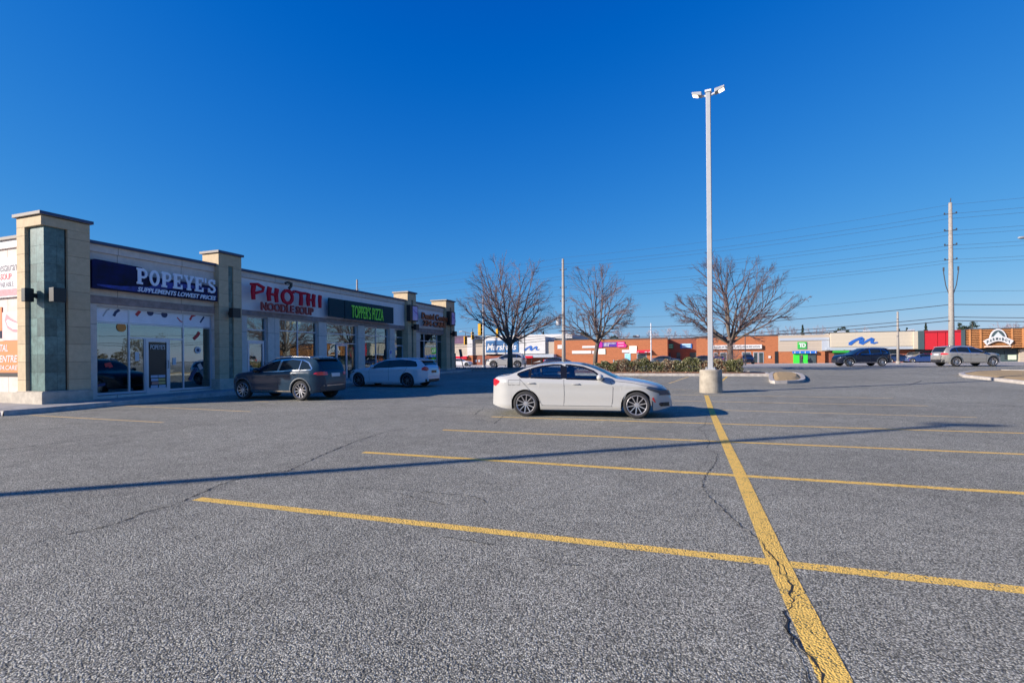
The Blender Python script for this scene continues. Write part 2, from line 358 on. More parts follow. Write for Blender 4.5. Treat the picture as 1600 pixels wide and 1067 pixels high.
#@@SETTING
# ------------------------------------------------------------------ the ground
def sheet(name, x0, x1, ys, m, dz=0, zf=gz):
    mb = MB(); xs = [x0+(x1-x0)*i/8 for i in range(9)]
    rows = [mb.vs([(x, y, zf(y)+dz) for x in xs]) for y in ys]
    for a, b in zip(rows, rows[1:]):
        for k in range(8): mb.face((a+k, a+k+1, b+k+1, b+k))
    return structure(mb.build(name, m))
sheet('parking_lot', -700, 700, [-60, 0, 14, 18, 22, 26, 30, 35, 40, 46, 57, 70, 85, 100, 300, 1500], M['asphalt'])
def patch(name, poly, m, dz):
    """flat patch that follows the ground, poly = list of world points, cut in strips across y"""
    mb = MB(); n = len(poly); ys = sorted(set([p[1] for p in poly]+[k for k, _ in KN if min(q[1] for q in poly) < k < max(q[1] for q in poly)]))
    def xr(y):
        xs = []
        for i in range(n):
            a = poly[i]; b = poly[(i+1) % n]
            if a[1] == b[1]:
                if abs(a[1]-y) < 1e-9: xs += [a[0], b[0]]
            elif min(a[1], b[1])-1e-9 <= y <= max(a[1], b[1])+1e-9: xs.append(a[0]+(b[0]-a[0])*(y-a[1])/(b[1]-a[1]))
        return min(xs), max(xs)
    for y0, y1 in zip(ys, ys[1:]):
        a, b = xr(y0); c, d = xr(y1)
        mb.quad((a, y0, gz(y0)+dz), (b, y0, gz(y0)+dz), (d, y1, gz(y1)+dz), (c, y1, gz(y1)+dz))
    return structure(mb.build(name, m))
q = lambda x, y: tuple(FM.w(x, y)[:2])
patch('road', [(-300, 49), (0, 47.6), (30, 46.2), (300, 46.2), (300, 62), (-300, 62)], M['road'], .006)
patch('mall_lot', [(-300, 62.5), (300, 62.5), (300, 220), (-300, 220)], M['farlot'], .010)
# ---- painted lines
def pline(a, b, w, m, name='parking_line'):
    mb = MB(); ribbon(mb, seg(Vector(a), Vector(b), max(1, int((Vector(b)-Vector(a)).length/1.0))), w, .002)
    return structure(mb.build(name, m))
# long centre stripe between the two rows of stalls
c0 = G(1410, 1280); c1 = G(1214, 875); c2 = G(1155, 738); c3 = G(1131, 686); c4 = G(1111, 640); c5 = G(1103.5, 617.5)
cs = [Vector(c0)] + [Vector(c) for c in (c1, c2, c3, c4, c5)]
mb = MB(); pts = []
for a, b in zip(cs, cs[1:]): pts += seg(a, b, 4)[:-1]
pts.append(cs[-1]); ribbon(mb, pts, .155, .004); structure(mb.build('parking_line', M['yellow']))
for (x0, y0, x1, y1, w, m) in [(308, 779, 1850, 949.5, .13, 'yellow'), (568, 706.5, 1800, 783, .13, 'yellow'), (692, 671.5, 1800, 718, .12, 'yellow'),
        (768, 651, 1800, 683, .11, 'yellow'), (850, 632, 1526, 652, .10, 'yellow_old'), (1000, 625, 1450, 634, .10, 'yellow_old'),
        (1040, 616.5, 1395, 622, .09, 'yellow_old'), (1000, 607, 1080, 609, .08, 'yellow_old'),
        (48, 648.5, 255, 660, .10, 'yellow_old'), (196, 634, 392, 643, .09, 'yellow_old'), (306, 623, 420, 627.5, .09, 'yellow_old'),
        (520, 606, 640, 612, .08, 'yellow_old'), (690, 594, 750, 596, .08, 'yellow_old'),
        (1045, 599, 1076, 588.5, .11, 'yellow_old'), (1126, 597, 1136, 588.5, .11, 'yellow'), (998, 589.5, 1012, 587.5, .10, 'yellow_old')]:
    pline(G(x0, y0), G(x1, y1), w, M[m])
# ---- cracks in the asphalt
rnd = random.Random(5)
def crack(pix, w, dz=.0055, jit=.016, name='asphalt_crack'):
    P = [G(*p) for p in pix]; pts = []
    for a, b in zip(P, P[1:]):
        k = max(2, int((b-a).length/.045)); 
        for i in range(k):
            p = a.lerp(b, i/k); pts.append(p+Vector((rnd.uniform(-jit, jit), rnd.uniform(-jit, jit), 0)))
    pts.append(P[-1]); mb = MB(); ws = [max(.002, w*rnd.choice((.3, .5, .8, 1.0, 1.5))*.85) for _ in pts]; ws[0] = ws[-1] = .002
    ribbon(mb, pts, ws, dz); return structure(mb.build(name, M['crack']))
crack([(1105, 650), (1102, 664), (1090, 670), (1100, 676), (1104, 684), (1109, 692), (1104, 700), (1115, 707), (1120, 710), (1118, 724), (1109, 733), (1105, 741), (1097, 753), (1101, 769), (1131, 796), (1155, 819), (1182, 838), (1193, 855), (1213, 879), (1220, 896), (1237, 915), (1234, 927), (1239, 948), (1229, 958), (1234, 989), (1251, 1010), (1272, 1030), (1285, 1056), (1290, 1100)], .0115)
crack([(1193, 855), (1203, 862), (1209, 875), (1222, 884), (1232, 905)], .007)
crack([(1229, 955), (1226, 985), (1240, 1010), (1256, 1040), (1262, 1075)], .006)
crack([(40, 852), (90, 838), (150, 826), (200, 812), (226, 800), (270, 790), (303, 775), (345, 757), (392, 742), (450, 736), (500, 712), (530, 700), (560, 688), (600, 676), (640, 668)], .019)
crack([(0, 703), (60, 696), (150, 684), (250, 673), (330, 663), (400, 655), (470, 646), (520, 641), (600, 637)], .026)
crack([(600, 634.5), (660, 634), (700, 636), (748, 637)], .035)
crack([(742, 648), (748, 642), (755, 639)], .025)
crack([(772, 662), (779, 656), (786, 650)], .02)
crack([(1160, 646), (1215, 648), (1270, 650), (1340, 653), (1420, 656), (1500, 660), (1590, 668)], .022)
crack([(130, 642), (200, 640), (260, 638), (330, 635), (420, 631)], .05, jit=.004)
crack([(1172, 630), (1210, 630)], .06); crack([(1328, 602), (1372, 603)], .08); crack([(1520, 629), (1560, 632), (1600, 637)], .05)
crack([(560, 762), (610, 764), (680, 770), (742, 776), (768, 788)], .010); crack([(690, 838), (740, 846), (775, 852)], .011)
crack([(560, 762), (620, 770), (700, 790)], .008); crack([(820, 870), (860, 880), (910, 884)], .008); crack([(1300, 735), (1360, 742), (1430, 760), (1500, 772)], .010); crack([(1402, 700), (1450, 712), (1530, 716), (1600, 722)], .012); crack([(60, 1010), (140, 985), (210, 965)], .005)
crack([(1440, 595), (1420, 602), (1380, 606)], .05)
# ---- sidewalk along the shops
mb = MB(); mk = MB()
st = [(-1.6, 1.30), (-.9, 1.42), (0, 1.42), (3, 1.38), (8, 1.34), (14, 1.32), (20, 1.32), (26, 1.32), (31, 1.32)]
for (s0, p0), (s1, p1) in zip(st, st[1:]):
    a = FB.w(s0, -p0+.16); b = FB.w(s1, -p1+.16); c = FB.w(s1, 1.6); d = FB.w(s0, 1.6); z = .15
    mb.quad((a.x, a.y, gz(a.y)+z), (d.x, d.y, gz(a.y)+z), (c.x, c.y, gz(b.y)+z), (b.x, b.y, gz(b.y)+z))
    e = FB.w(s0, -p0); f = FB.w(s1, -p1)
    mk.quad((e.x, e.y, gz(a.y)+.154), (a.x, a.y, gz(a.y)+.154), (b.x, b.y, gz(b.y)+.154), (f.x, f.y, gz(b.y)+.154))
    g = FB.w(s0, -p0-.03); h = FB.w(s1, -p1-.03)
    mk.quad((e.x, e.y, gz(a.y)+.154), (g.x, g.y, gz(a.y)-.02), (h.x, h.y, gz(b.y)-.02), (f.x, f.y, gz(b.y)+.154))
# corner piece of walk towards the left, kerb dips to the ground there
k0 = FB.w(-1.6, -1.14); k1 = FB.w(-1.6, 1.6); w0 = G(-60, 655); 
mb.quad((k0.x, k0.y, .15), (k1.x, k1.y, .15), (-24, 12.5, .15), (-24, 10.2, .15))
mb.quad((k1.x, k1.y, .15), (-22.5, 21, .15), (-30, 19, .15), (-24, 12.5, .15))
a = FB.w(0, 1.6); mb.quad((k1.x, k1.y, .15), (a.x, a.y, .15), (-20, 22, .15), (-22.5, 21, .15))
mk.quad((k0.x, k0.y, .154), (-24, 10.2, .154), (-24, 10.0, -.02), (k0.x+.02, k0.y-.2, -.02))
e = FB.w(-1.6, -1.30); mk.quad((k0.x, k0.y, .154), (e.x, e.y, .154), (e.x, e.y-.05, -.02), (k0.x+.02, k0.y-.2, -.02))
structure(mb.build('sidewalk', M['walk'])); structure(mk.build('kerb', M['kerb']))
# ---- planting beds with kerbs
def bed(poly, topm, kname, bname, kh=.16, kw=.18, crown=.07):
    """poly: world xy points, counter-clockwise"""
    n = len(poly); P = [Vector((p[0], p[1])) for p in poly]; c = sum(P, Vector((0, 0)))/n
    area = sum(P[i].x*P[(i+1) % n].y-P[(i+1) % n].x*P[i].y for i in range(n))
    if area < 0: P.reverse()
    inner = []
    for i in range(n):
        d1 = (P[i]-P[i-1]).normalized(); d2 = (P[(i+1) % n]-P[i]).normalized(); n1 = Vector((-d1.y, d1.x)); n2 = Vector((-d2.y, d2.x)); b = (n1+n2).normalized()
        inner.append(P[i]+b*kw/max(.5, b.dot(n1)))
    mk = MB(); z = lambda p, h: (p.x, p.y, gz(p.y)+h)
    for i in range(n):
        j = (i+1) % n
        mk.quad(z(P[i], -.02), z(P[j], -.02), z(P[j], kh), z(P[i], kh)); mk.quad(z(P[i], kh), z(P[j], kh), z(inner[j], kh), z(inner[i], kh))
        mk.quad(z(inner[i], kh), z(inner[j], kh), z(inner[j], 0), z(inner[i], 0))
    structure(mk.build(kname, M['kerb']))
    mt = MB(); k = mt.vs([z(p, kh-.03) for p in inner]); rings = [k]
    r2 = [p.lerp(c, .3) for p in inner]; k2 = mt.vs([z(p, kh+crown*.8) for p in r2]); kc = mt.vs([z(c, kh+crown)])
    for i in range(n):
        j = (i+1) % n; mt.face((k+i, k+j, k2+j, k2+i)); mt.face((k2+i, k2+j, kc))
    return structure(mt.build(bname, topm))
g2 = lambda x, y: tuple(G(x, y)[:2])
bA = g2(958, 587); bB = g2(1204, 588)
ex = Vector((bB[0]-bA[0], bB[1]-bA[1])).normalized(); ey = Vector((-ex.y, ex.x))
off = lambda p, a, b: (p[0]+ex.x*a+ey.x*b, p[1]+ex.y*a+ey.y*b)
bed([off(bA, -5.5, 0), off(bA, 0, 0), bB, off(bB, .3, 2.2), off(bB, -.8, 4.6), off(bA, -5.5, 4.6)], M['mulch'], 'kerb', 'planting_bed')
isl = [g2(1201.5, 596), g2(1204, 598.6), g2(1211, 599.6), g2(1230, 599.4), g2(1248, 598.6), g2(1255, 597.4), g2(1258.5, 595), g2(1257.5, 591), g2(1253, 587.3), g2(1246, 585), g2(1232, 583.7), g2(1212, 583.6), g2(1204, 584.6), g2(1201, 588)]
bed(isl, M['drygrass'], 'kerb', 'traffic_island', .14, .22, .10)
isr = [g2(1498, 586), g2(1504, 589.5), g2(1540, 593.5), g2(1600, 600.5), g2(1700, 612), g2(1700, 584), g2(1560, 580.5), g2(1520, 582.5)]
bed(isr, M['drygrass'], 'kerb', 'traffic_island', .15, .22, .06)
lf = [FB.w(30.3, -1.4), FB.w(29.6, -6.5), FB.w(29.8, -12.2), FB.w(31.5, -13.2), FB.w(34.5, -13.0), FB.w(35.2, -3), FB.w(35.4, 14), FB.w(30.2, 14)]
bed([tuple(p[:2]) for p in lf], M['mulch'], 'kerb', 'planting_bed', .15, .18, .05)
# stones and leaves scattered in the left bed
mb = MB(); rn = random.Random(2)
for i in range(900):
    p = FB.w(rn.uniform(30.2, 34.8), rn.uniform(-12.5, 8)); r = rn.uniform(.03, .10)
    mb.ell((p.x, p.y, gz(p.y)+.20), (r, r*rn.uniform(.6, 1.2), r*.6), 5, 3)
mk_tag(mb.build('river_stones', mat('river_stone', (.30, .29, .28), .9, var=.5, vs=2)), 'small grey stones strewn over the shaded planting bed beyond the shops', 'stones', kind='stuff')
mb = MB()
for i in range(1500):
    a = rn.random(); b = rn.random(); p = off(bA, -5+a*13, .3+b*1.3*(1 if i % 3 else 2.8)); s = rn.uniform(.03, .08); t = rn.uniform(0, 6.3)
    z = gz(p[1])+.16+.05*rn.random(); mb.quad((p[0]-s*math.cos(t), p[1]-s*math.sin(t), z), (p[0]+s*math.sin(t)*.6, p[1]-s*math.cos(t)*.6, z+rn.uniform(0, .05)), (p[0]+s*math.cos(t), p[1]+s*math.sin(t), z+.02), (p[0]-s*math.sin(t)*.6, p[1]+s*math.cos(t)*.6, z+rn.uniform(0, .04)))
mk_tag(mb.build('fallen_leaves', mat('fallen_leaf', (.46, .20, .09), .9, var=.5, vs=5)), 'dry orange leaves lying under the low hedge', 'leaves', kind='stuff')
# ------------------------------------------------------------------ the plaza building
bld = thing('shopping_plaza', 'long beige stone plaza of shops with four capped pillars, in shade on the left', 'building', FB.w(0, 0), FB.a)
f = lambda px, py, p=.3: FB.px(px, py, p)          # (s, z) on a plane p metres behind the pillar faces
WP = .30; GP = .52
C1E = f(141.5, 480, 0)[0]; C2A = f(342.5, 500, 0)[0]; C2E = f(378, 500, 0)[0]; C3A = f(637.5, 520, 0)[0]; C3E = f(650.5, 520, 0)[0]; C4A = f(697.5, 520, 0)[0]; C4E = f(710.5, 520, 0)[0]
ROOF = f(200, 387, WP)[1]; GRV = f(240, 410, WP)[1]
ROOF2 = f(500, 441.5, WP)[1]; CAPZ = f(66, 330, 0)[1]
SIDE = 14.0     # depth of the building


LA = f(240, 470.7, WP)[1]; WA = f(240, 485.5, GP)[1]          # lintel line and window head, first bay
LB = f(480, 494, WP)[1]; WB_ = f(480, 502.5, GP)[1]

base = -.15
# openings: (s0, s1, zsill, zhead)
SA = f(240, 612, GP)[1]
def S_(px, p=GP, py=540): return f(px, py, p)[0]
ops = [(S_(145.5), S_(329), SA, WA), (S_(381), S_(414), .2, WB_), (S_(432), S_(493.5), .45, WB_), (S_(506), S_(555.5), .25, WB_), (S_(566), S_(605), .5, WB_), (S_(613), S_(632.5), .35, WB_), (S_(652.5), S_(691), .6, f(670, 521.5, GP)[1])]
wm = MB(); lp = MB(); lm = MB(); fl = MB(); pl = MB()
wm.cm = 0
# wall masses between openings (front wall is .22 thick behind plane WP)
edges = [0.3]+[x for o in ops for x in o[:2]]+[C4E-.1]
for a, b in zip(edges[0::2], edges[1::2]): wm.box(a, b, WP, WP+.30, base, ROOF-.1)
for (a, b, zs, zh) in ops:
    wm.box(a, b, WP, WP+.30, zh, ROOF-.1)
    if zs > .3: wm.box(a, b, WP+.06, WP+.30, base, zs-.02)
wm.box(.3, .6, WP+.3, SIDE, base, ROOF-.1); wm.box(C4E-.4, C4E-.1, WP+.3, SIDE, base, ROOF-.1); wm.box(.6, C4E-.4, SIDE-.3, SIDE, base, ROOF-.1)
wm.build('wall', M['wallstone'], bld)
# lintel course, one step lower past the second pillar
lm.box(C1E, C2A, WP-.05, WP+.0, WA+.07, LA); lm.box(C2E, C3A, WP-.05, WP, WB_+.03, LB); lm.box(C3E, C4A, WP-.05, WP, f(670, 521.5, GP)[1]+.02, f(670, 514, WP)[1])
lm.build('lintel', M['lintel'], bld, bevel=.012)
# parapet course above the groove
pm = MB(); pm.box(C1E, C2A, WP-.06, WP, GRV+.02, ROOF-.1); pm.box(C2E, C3A, WP-.06, WP, GRV+.02, ROOF-.1); pm.box(C3E, C4A, WP-.06, WP, GRV+.02, ROOF-.1)
pm.build('parapet', M['wallstone'], bld, bevel=.01)
lp.box(C2E+.02, C3A-.02, WP-.025, WP, LB+.005, GRV-.02); lp.box(C3E+.02, C4A-.02, WP-.025, WP, f(670, 514, WP)[1]+.02, f(670, 486, WP)[1]); lp.build('sign_band', M['light_panel'], bld)
# metal flashing on top of the walls
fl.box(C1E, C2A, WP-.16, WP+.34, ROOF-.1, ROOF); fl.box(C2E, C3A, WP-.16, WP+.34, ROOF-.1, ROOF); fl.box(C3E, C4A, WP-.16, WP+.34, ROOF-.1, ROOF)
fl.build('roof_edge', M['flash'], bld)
e2 = MB(); e2.box(.14, .64, 1.55, SIDE, ROOF-.1, ROOF); e2.build('roof_edge', M['sunlit_cap'], bld)  # end wall flashing, its sunlit tone put into the colour
rf = MB(); rf.box(.5, C4E-.3, WP+.2, SIDE-.1, ROOF-.5, ROOF-.45); rf.build('roof', M['lintel'], bld)
def pillar(s0, s1, depth, z1, slot, first=False):
    """stone pillar with a plinth, a metal cap and a strip of green slate"""
    p = MB(); w = s1-s0
    if first:
        T = f(103.5, 480, 0)[0]; d1 = .87; zt = f(100, 358, 0)[1]; zb = f(70, 613, 0)[1]+.0
        p.box(T+.06, s1, 0, 1.35, base, zt)            # front pier
        p.box(0, T+.06, 1.35-.45, 1.35, base, zt)      # end pier
        p.box(0, s1, 0, 1.35, zt, z1-.12)
        t = MB(); t.box(.10, T, .07, d1, base, zt-.002); t.build('slate_panel', M['tile'], bld)
        k = MB(); k.box(T, T+.06, .12, .9, base, zt-.004); k.box(.12, T, d1, d1+.03, base, zt-.004); k.build('recess', M['black'], bld)
        q_ = MB(); q_.box(-.05, s1+.03, -.06, 1.42, base, zb); q_.box(-.02, s1, -.03, 1.39, zb, zb+.03); q_.build('plinth', M['plinth'], bld, bevel=.015)
        p.build('pillar', M['stone'], bld, bevel=.01)
    else:
        c = s0+w*(.52 if w > .9 else .5); h = .13
        zt = z1-.62
        p.box(s0, c-h, 0, depth, base, zt); p.box(c+h, s1, 0, depth, base, zt); p.box(s0, s1, 0, depth, zt, z1-.12)
        p.build('pillar', M['stone'], bld, bevel=.01)
        t = MB(); t.box(c-h, c+h, .06, depth-.02, base, zt); t.build('slate_panel', M['tile'], bld)
        q_ = MB(); q_.box(s0-.04, s1+.04, -.05, depth-.2, base, .72); q_.build('plinth', M['plinth'], bld, bevel=.015)
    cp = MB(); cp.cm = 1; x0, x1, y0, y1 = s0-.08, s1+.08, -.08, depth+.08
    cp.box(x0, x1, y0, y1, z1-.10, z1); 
    # front of the dark metal cap as is, sunlit tone coloured onto the rest
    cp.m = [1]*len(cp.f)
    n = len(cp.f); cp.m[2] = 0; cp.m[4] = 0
    cp.build('pillar_cap', [M['flash'], M['sunlit_cap']], bld)
pillar(0, C1E, 1.35, CAPZ, True, True)
pillar(C2A, C2E, 1.0, f(343, 392, 0)[1]+.02, True)
pillar(C3A, C3E, 1.2, f(638, 455.5, 0)[1]+.02, True)
pillar(C4A, C4E, 1.4, f(698.5, 468.5, 0)[1]+.02, True)
e3 = MB(); e3.box(C4E-.1, C4E+.2, 1.4, 1.9, ROOF+.1, ROOF+.3)
# windows
def shopfront(o, trans, mull, door=None, fr=.055, thick=.0):
    a, b, zs, zh = o; r = bpy.data.objects
    fm = MB(); y0 = WP+.16; y1 = y0+.09
    fm.box(a, a+fr, y0, y1, zs, zh); fm.box(b-fr, b, y0, y1, zs, zh); fm.box(a+fr, b-fr, y0, y1, zh-fr, zh); fm.box(a+fr, b-fr, y0, y1, zs, zs+fr+.03)
    for t in trans:
        z, x0, x1 = t if len(t) == 3 else (t[0], a+fr, b-fr)
        fm.box(x0, x1, y0+.005, y1-.005, z-fr/2, z+fr/2)
    for m_ in mull:
        x, z0, z1 = m_ if len(m_) == 3 else (m_[0], zs+fr+.03, zh-fr)
        fm.box(x-fr/2, x+fr/2, y0+.003, y1-.003, z0, z1)
    w = fm.build('window', M['alu'], bld)
    g = MB(); g.box(a+.01, b-.01, y0+.04, y0+.05, zs+.01, zh-.01)
    if door:
        x0, x1, zd = door; g = MB(); g.box(a+.01, x0, y0+.04, y0+.05, zs+.01, zh-.01); g.box(x1, b-.01, y0+.04, y0+.05, zs+.01, zh-.01); g.box(x0, x1, y0+.04, y0+.05, zd, zh-.01)
        g.build('pane', M['glass'], w)
        d = MB(); k = .10; y2 = y0-.02
        d.box(x0, x0+k, y2, y1, zs-.02, zd); d.box(x1-k, x1, y2, y1, zs-.02, zd); d.box(x0+k, x1-k, y2, y1, zd-k, zd); d.box(x0+k, x1-k, y2, y1, zs-.02, zs+k*1.6)
        dd = d.build('door', M['alu'], bld); gg = MB(); gg.box(x0+k, x1-k, y2+.05, y2+.06, zs+k*1.6, zd-k); gg.build('pane', M['glass'], dd)
        hh = MB(); hh.tube([(x1-k*.6, y2-.01, zs+.95), (x1-k*.6, y2-.06, zs+.95), (x1-k*.6, y2-.06, zs+1.25), (x1-k*.6, y2-.01, zs+1.25)], .012, 6); hh.build('handle', M['black'], dd)
    else: g.build('pane', M['glass'], w)
    return w
Z = lambda px, py, p=GP: f(px, py, p)[1]
z1 = Z(240, 508.2); z2 = Z(240, 529.2)
s1_, s2_ = S_(200.5), S_(285.2)
w1 = shopfront(ops[0], [(z1, ops[0][0], ops[0][1]), (z2, s1_, s2_)], [(s1_, SA, WA), (s2_, SA, WA), (S_(225), SA, z2), (S_(263), SA, z2)], (S_(226), S_(262), z2-.03))
vb = MB(); 
for a, b in ((ops[0][0]+.06, s1_-.03), (s1_+.03, s2_-.03), (s2_+.03, ops[0][1]-.06)): vb.box(a, b, WP+.18, WP+.19, z1+.04, WA-.06)
vb.build('white_film', mat('white_film', (.80, .80, .86), .5, var=.08), w1)
ym = WP+.185
def disc(mb, px, py, r, y=ym): x, z = S_(px), Z(px, py); mb.prism([(x+r*math.cos(a*math.pi/9), z+r*math.sin(a*math.pi/9)) for a in range(18)], 'y', y-.012, y-.006)
om_ = mat('basket_orange', (.70, .25, .04), .5); dk_ = mat('decal_navy', (.03, .04, .12), .5); pk_ = mat('decal_skin', (.60, .45, .42), .5)
k_ = MB(); disc(k_, 189, 511.5, .17); k_.build('ball_decal', om_, w1); k_ = MB(); disc(k_, 308, 547, .15); k_.build('ball_decal', M['white'], w1); k_ = MB(); disc(k_, 308, 547, .07, ym-.007); k_.build('ball_decal', dk_, w1)
for a_, b_ in ((234, 488.5), (256, 491.5)):
    k_ = MB(); disc(k_, a_, b_, .13, WP+.18); k_.build('weight_decal', dk_, w1)
k_ = MB(); k_.prism([(S_(234), Z(234, 489)), (S_(256), Z(256, 492)), (S_(256), Z(256, 491.4)), (S_(234), Z(234, 488.4))], 'y', WP+.170, WP+.176); k_.build('weight_decal', dk_, w1)
def st(pts, w, m_, y=WP+.178):
    k_ = MB(); stroke(k_, [(S_(a), Z(a, b)) for a, b in pts], w, y, .006); k_.build('sport_decal', m_, w1)
rd_ = mat('decal_red', (.50, .03, .04), .5); gr_ = mat('decal_grey', (.42, .42, .46), .5)
st([(160, 494), (166, 485), (170, 483)], .05, gr_); st([(177, 494), (180, 488), (186, 484)], .10, dk_); st([(212, 493), (218, 486)], .12, rd_); st([(276, 496), (281, 502), (285, 503.5)], .045, rd_); st([(296, 500), (299, 494), (305, 492)], .09, rd_); st([(312, 504), (316, 498), (318, 495)], .07, dk_)
ys_ = WP+.188
st([(150, 603), (158, 601), (163, 600)], .10, dk_, ys_); st([(163, 571), (170, 569), (172, 574)], .16, rd_, ys_); st([(295, 594), (300, 584), (306, 576)], .14, dk_, ys_); st([(309, 574), (314, 571)], .26, pk_, ys_); st([(302, 530), (308, 524), (311, 519)], .13, rd_, ys_)
k_ = MB(); k_.box(S_(229), S_(259), WP+.175, WP+.178, SA+.2, z2-.15); k_.build('dark_sheet', mat('door_dark', (.012, .014, .02), .3), w1)  # added dark sheet, paints the unlit room behind the door
nt_ = MB(); nt_.box(S_(210), S_(216.5), WP+.185, WP+.192, Z(213, 564), Z(213, 550)); nt_.build('paper_notice', M['white'], w1); nt_ = MB(); nt_.box(S_(268.5), S_(274), WP+.185, WP+.192, Z(271, 570), Z(271, 559)); nt_.build('paper_notice', M['white'], w1)
dn = MB(); add_text(dn, "POPEYE'S", S_(232.5), S_(255.5), Z(244, 546), Z(244, 538.5), WP+.13, .006, .01); dn.build('door_lettering', M['white'], w1)
rr = random.Random(3)
for i in range(4):
    for j in range(2):
        x = S_(234+j*12+rr.uniform(-1, 1)); z = Z(240, 588+i*5.2); st_ = MB(); st_.box(x, x+.28, WP+.15, WP+.156, z-.05, z+.05); st_.build('door_sticker', [mat('sticker', rr.choice([(.62, .42, .15), (.55, .25, .2), (.5, .5, .6)]), .5)], w1)
shopfront(ops[1], [(Z(398, 515.5),), (Z(398, 533),)], [], (S_(385), S_(411), Z(398, 534)))
zt2 = Z(460, 518)
shopfront(ops[2], [(zt2,)], [(S_(464), .45, WB_)])
shopfront(ops[3], [(Z(530, 522),), (Z(530, 536.5),)], [], (S_(524), S_(541), Z(530, 538)))
shopfront(ops[4], [(Z(586, 525),)], [(S_(586.5), .5, WB_)])
shopfront(ops[5], [(Z(620, 527),)], [], (S_(615), S_(629), Z(620, 539)))
shopfront(ops[6], [(Z(670, 533),)], [(S_(662), .6, ops[6][3]), (S_(682), .6, ops[6][3])])
# rooms behind the glass
rm = MB()
rm.box(.7, C4E-.5, 4.2, 4.25, -.1, 4.6); rm.box(.7, C4E-.5, WP+.5, 4.2, -.12, .12); rm.box(.7, C4E-.5, WP+.35, 4.2, 4.3, 4.35)
for x in (ops[0][1]+.7, ops[2][1]+.4, ops[4][1]+.35, ops[5][1]+.6): rm.box(x, x+.12, WP+.35, 4.2, .1, 4.3)
rm.build('interior', mat('interior', (.26, .22, .19), .9, var=.5, vs=.7), bld)
rdm = mat('red_screen', (.30, .03, .03), .7, var=.4, vs=2)
for a_, b_, c_, d_ in ((ops[2][0]+.1, ops[2][1]-.1, .3, 1.75), (ops[4][0]+1.2, ops[4][1]-.05, 1.3, 2.6), (ops[3][0]+.1, ops[3][1]-1.2, 1.6, 2.6)): rd = MB(); rd.box(a_, b_, WP+.6, WP+.66, c_, d_); rd.build('red_screen', rdm, bld)
cu = MB(); 
for i in range(7): cu.tube([(ops[2][0]+1.15+i*.13, WP+.5, .3), (ops[2][0]+1.35+i*.07, WP+.5, 2.9)], .07, 6)
cu.build('curtain', mat('curtain', (.5, .52, .42), .9), bld)
lw_ = MB(); lw_.box(ops[2][1]-1.3, ops[2][1]-.75, WP+.6, WP+.7, 3.55, 3.75); lw_.build('lamp_shade', mat('lit_lamp', (1, .62, .2), .5, emit=2.2), bld)
# end wall of the plaza (faces the camera), x' runs towards the lot
EW = .30
def fs(px, py, d=EW): return FS.px(px, py, d)
ew = MB(); 
ew.box(.3-.003, .3, 1.35, SIDE, base, 0)   # sliver joining the wall to the ground
ew.build('wall_base', M['wallstone'], bld)
gz_ = fs(15, 389.5)[1]; cs_ = MB(); cs_.box(.22, .298, 1.36, SIDE, gz_+.02, ROOF-.1); cs_.build('parapet', M['light_panel'], bld, bevel=.01)
pb = MB(); pb.box(.2, .298, 1.43, SIDE, base, fs(15, 612.5)[1]); pb.build('plinth', M['plinth'], bld, bevel=.01)
# ------------------------------------------------------------------ signs on the plaza
def sign_root(name, label, s, z, group=None, fr=FB, y=0): return thing(name, label, 'sign', fr.w(s, y, z), fr.a, group)
def zz(px, py, p=WP): return f(px, py, p)
# wide blue supplement shop sign
s0, zb = zz(143, 449.5, WP-.25); s1, _ = zz(338.5, 470, WP-.25); zt_l = zz(150, 403, WP-.25)[1]
sA = sign_root('shop_sign', "long dark blue sign reading POPEYE'S SUPPLEMENTS LOWEST PRICES in white", s0, zb)
Wd = s1-s0; H1 = zz(200, 419, WP-.25)[1]-zb
zbR = zz(335, 471, WP-.25)[1]-zb
zbot = min(0, zbR); Hr = zz(300, 441, WP-.25)[1]-zb-.05
m_ = MB(); a_ = .36*Wd; HL = zz(150, 405, WP-.25)[1]-zb
m_.prism([(0, 0), (Wd, zbR), (Wd, Hr), (a_*1.02, Hr+.02), (a_*.96, HL-.05), (.08, HL), (0, HL-.08)], 'y', .0, .22)
m_.build('panel', M['navy'], sA)
sw = MB(); stroke(sw, [(.15, .12), (a_*.5, .10), (a_*1.1, .16), (a_*1.5, .42), (a_*2.0, .50), (Wd*.93, .52)], [.06, .14, .24, .26, .16, .04], -.002, .008); sw.build('blue_swoosh', mat('sign_blue', (.012, .03, .26), .5, var=.7, vs=3), sA)
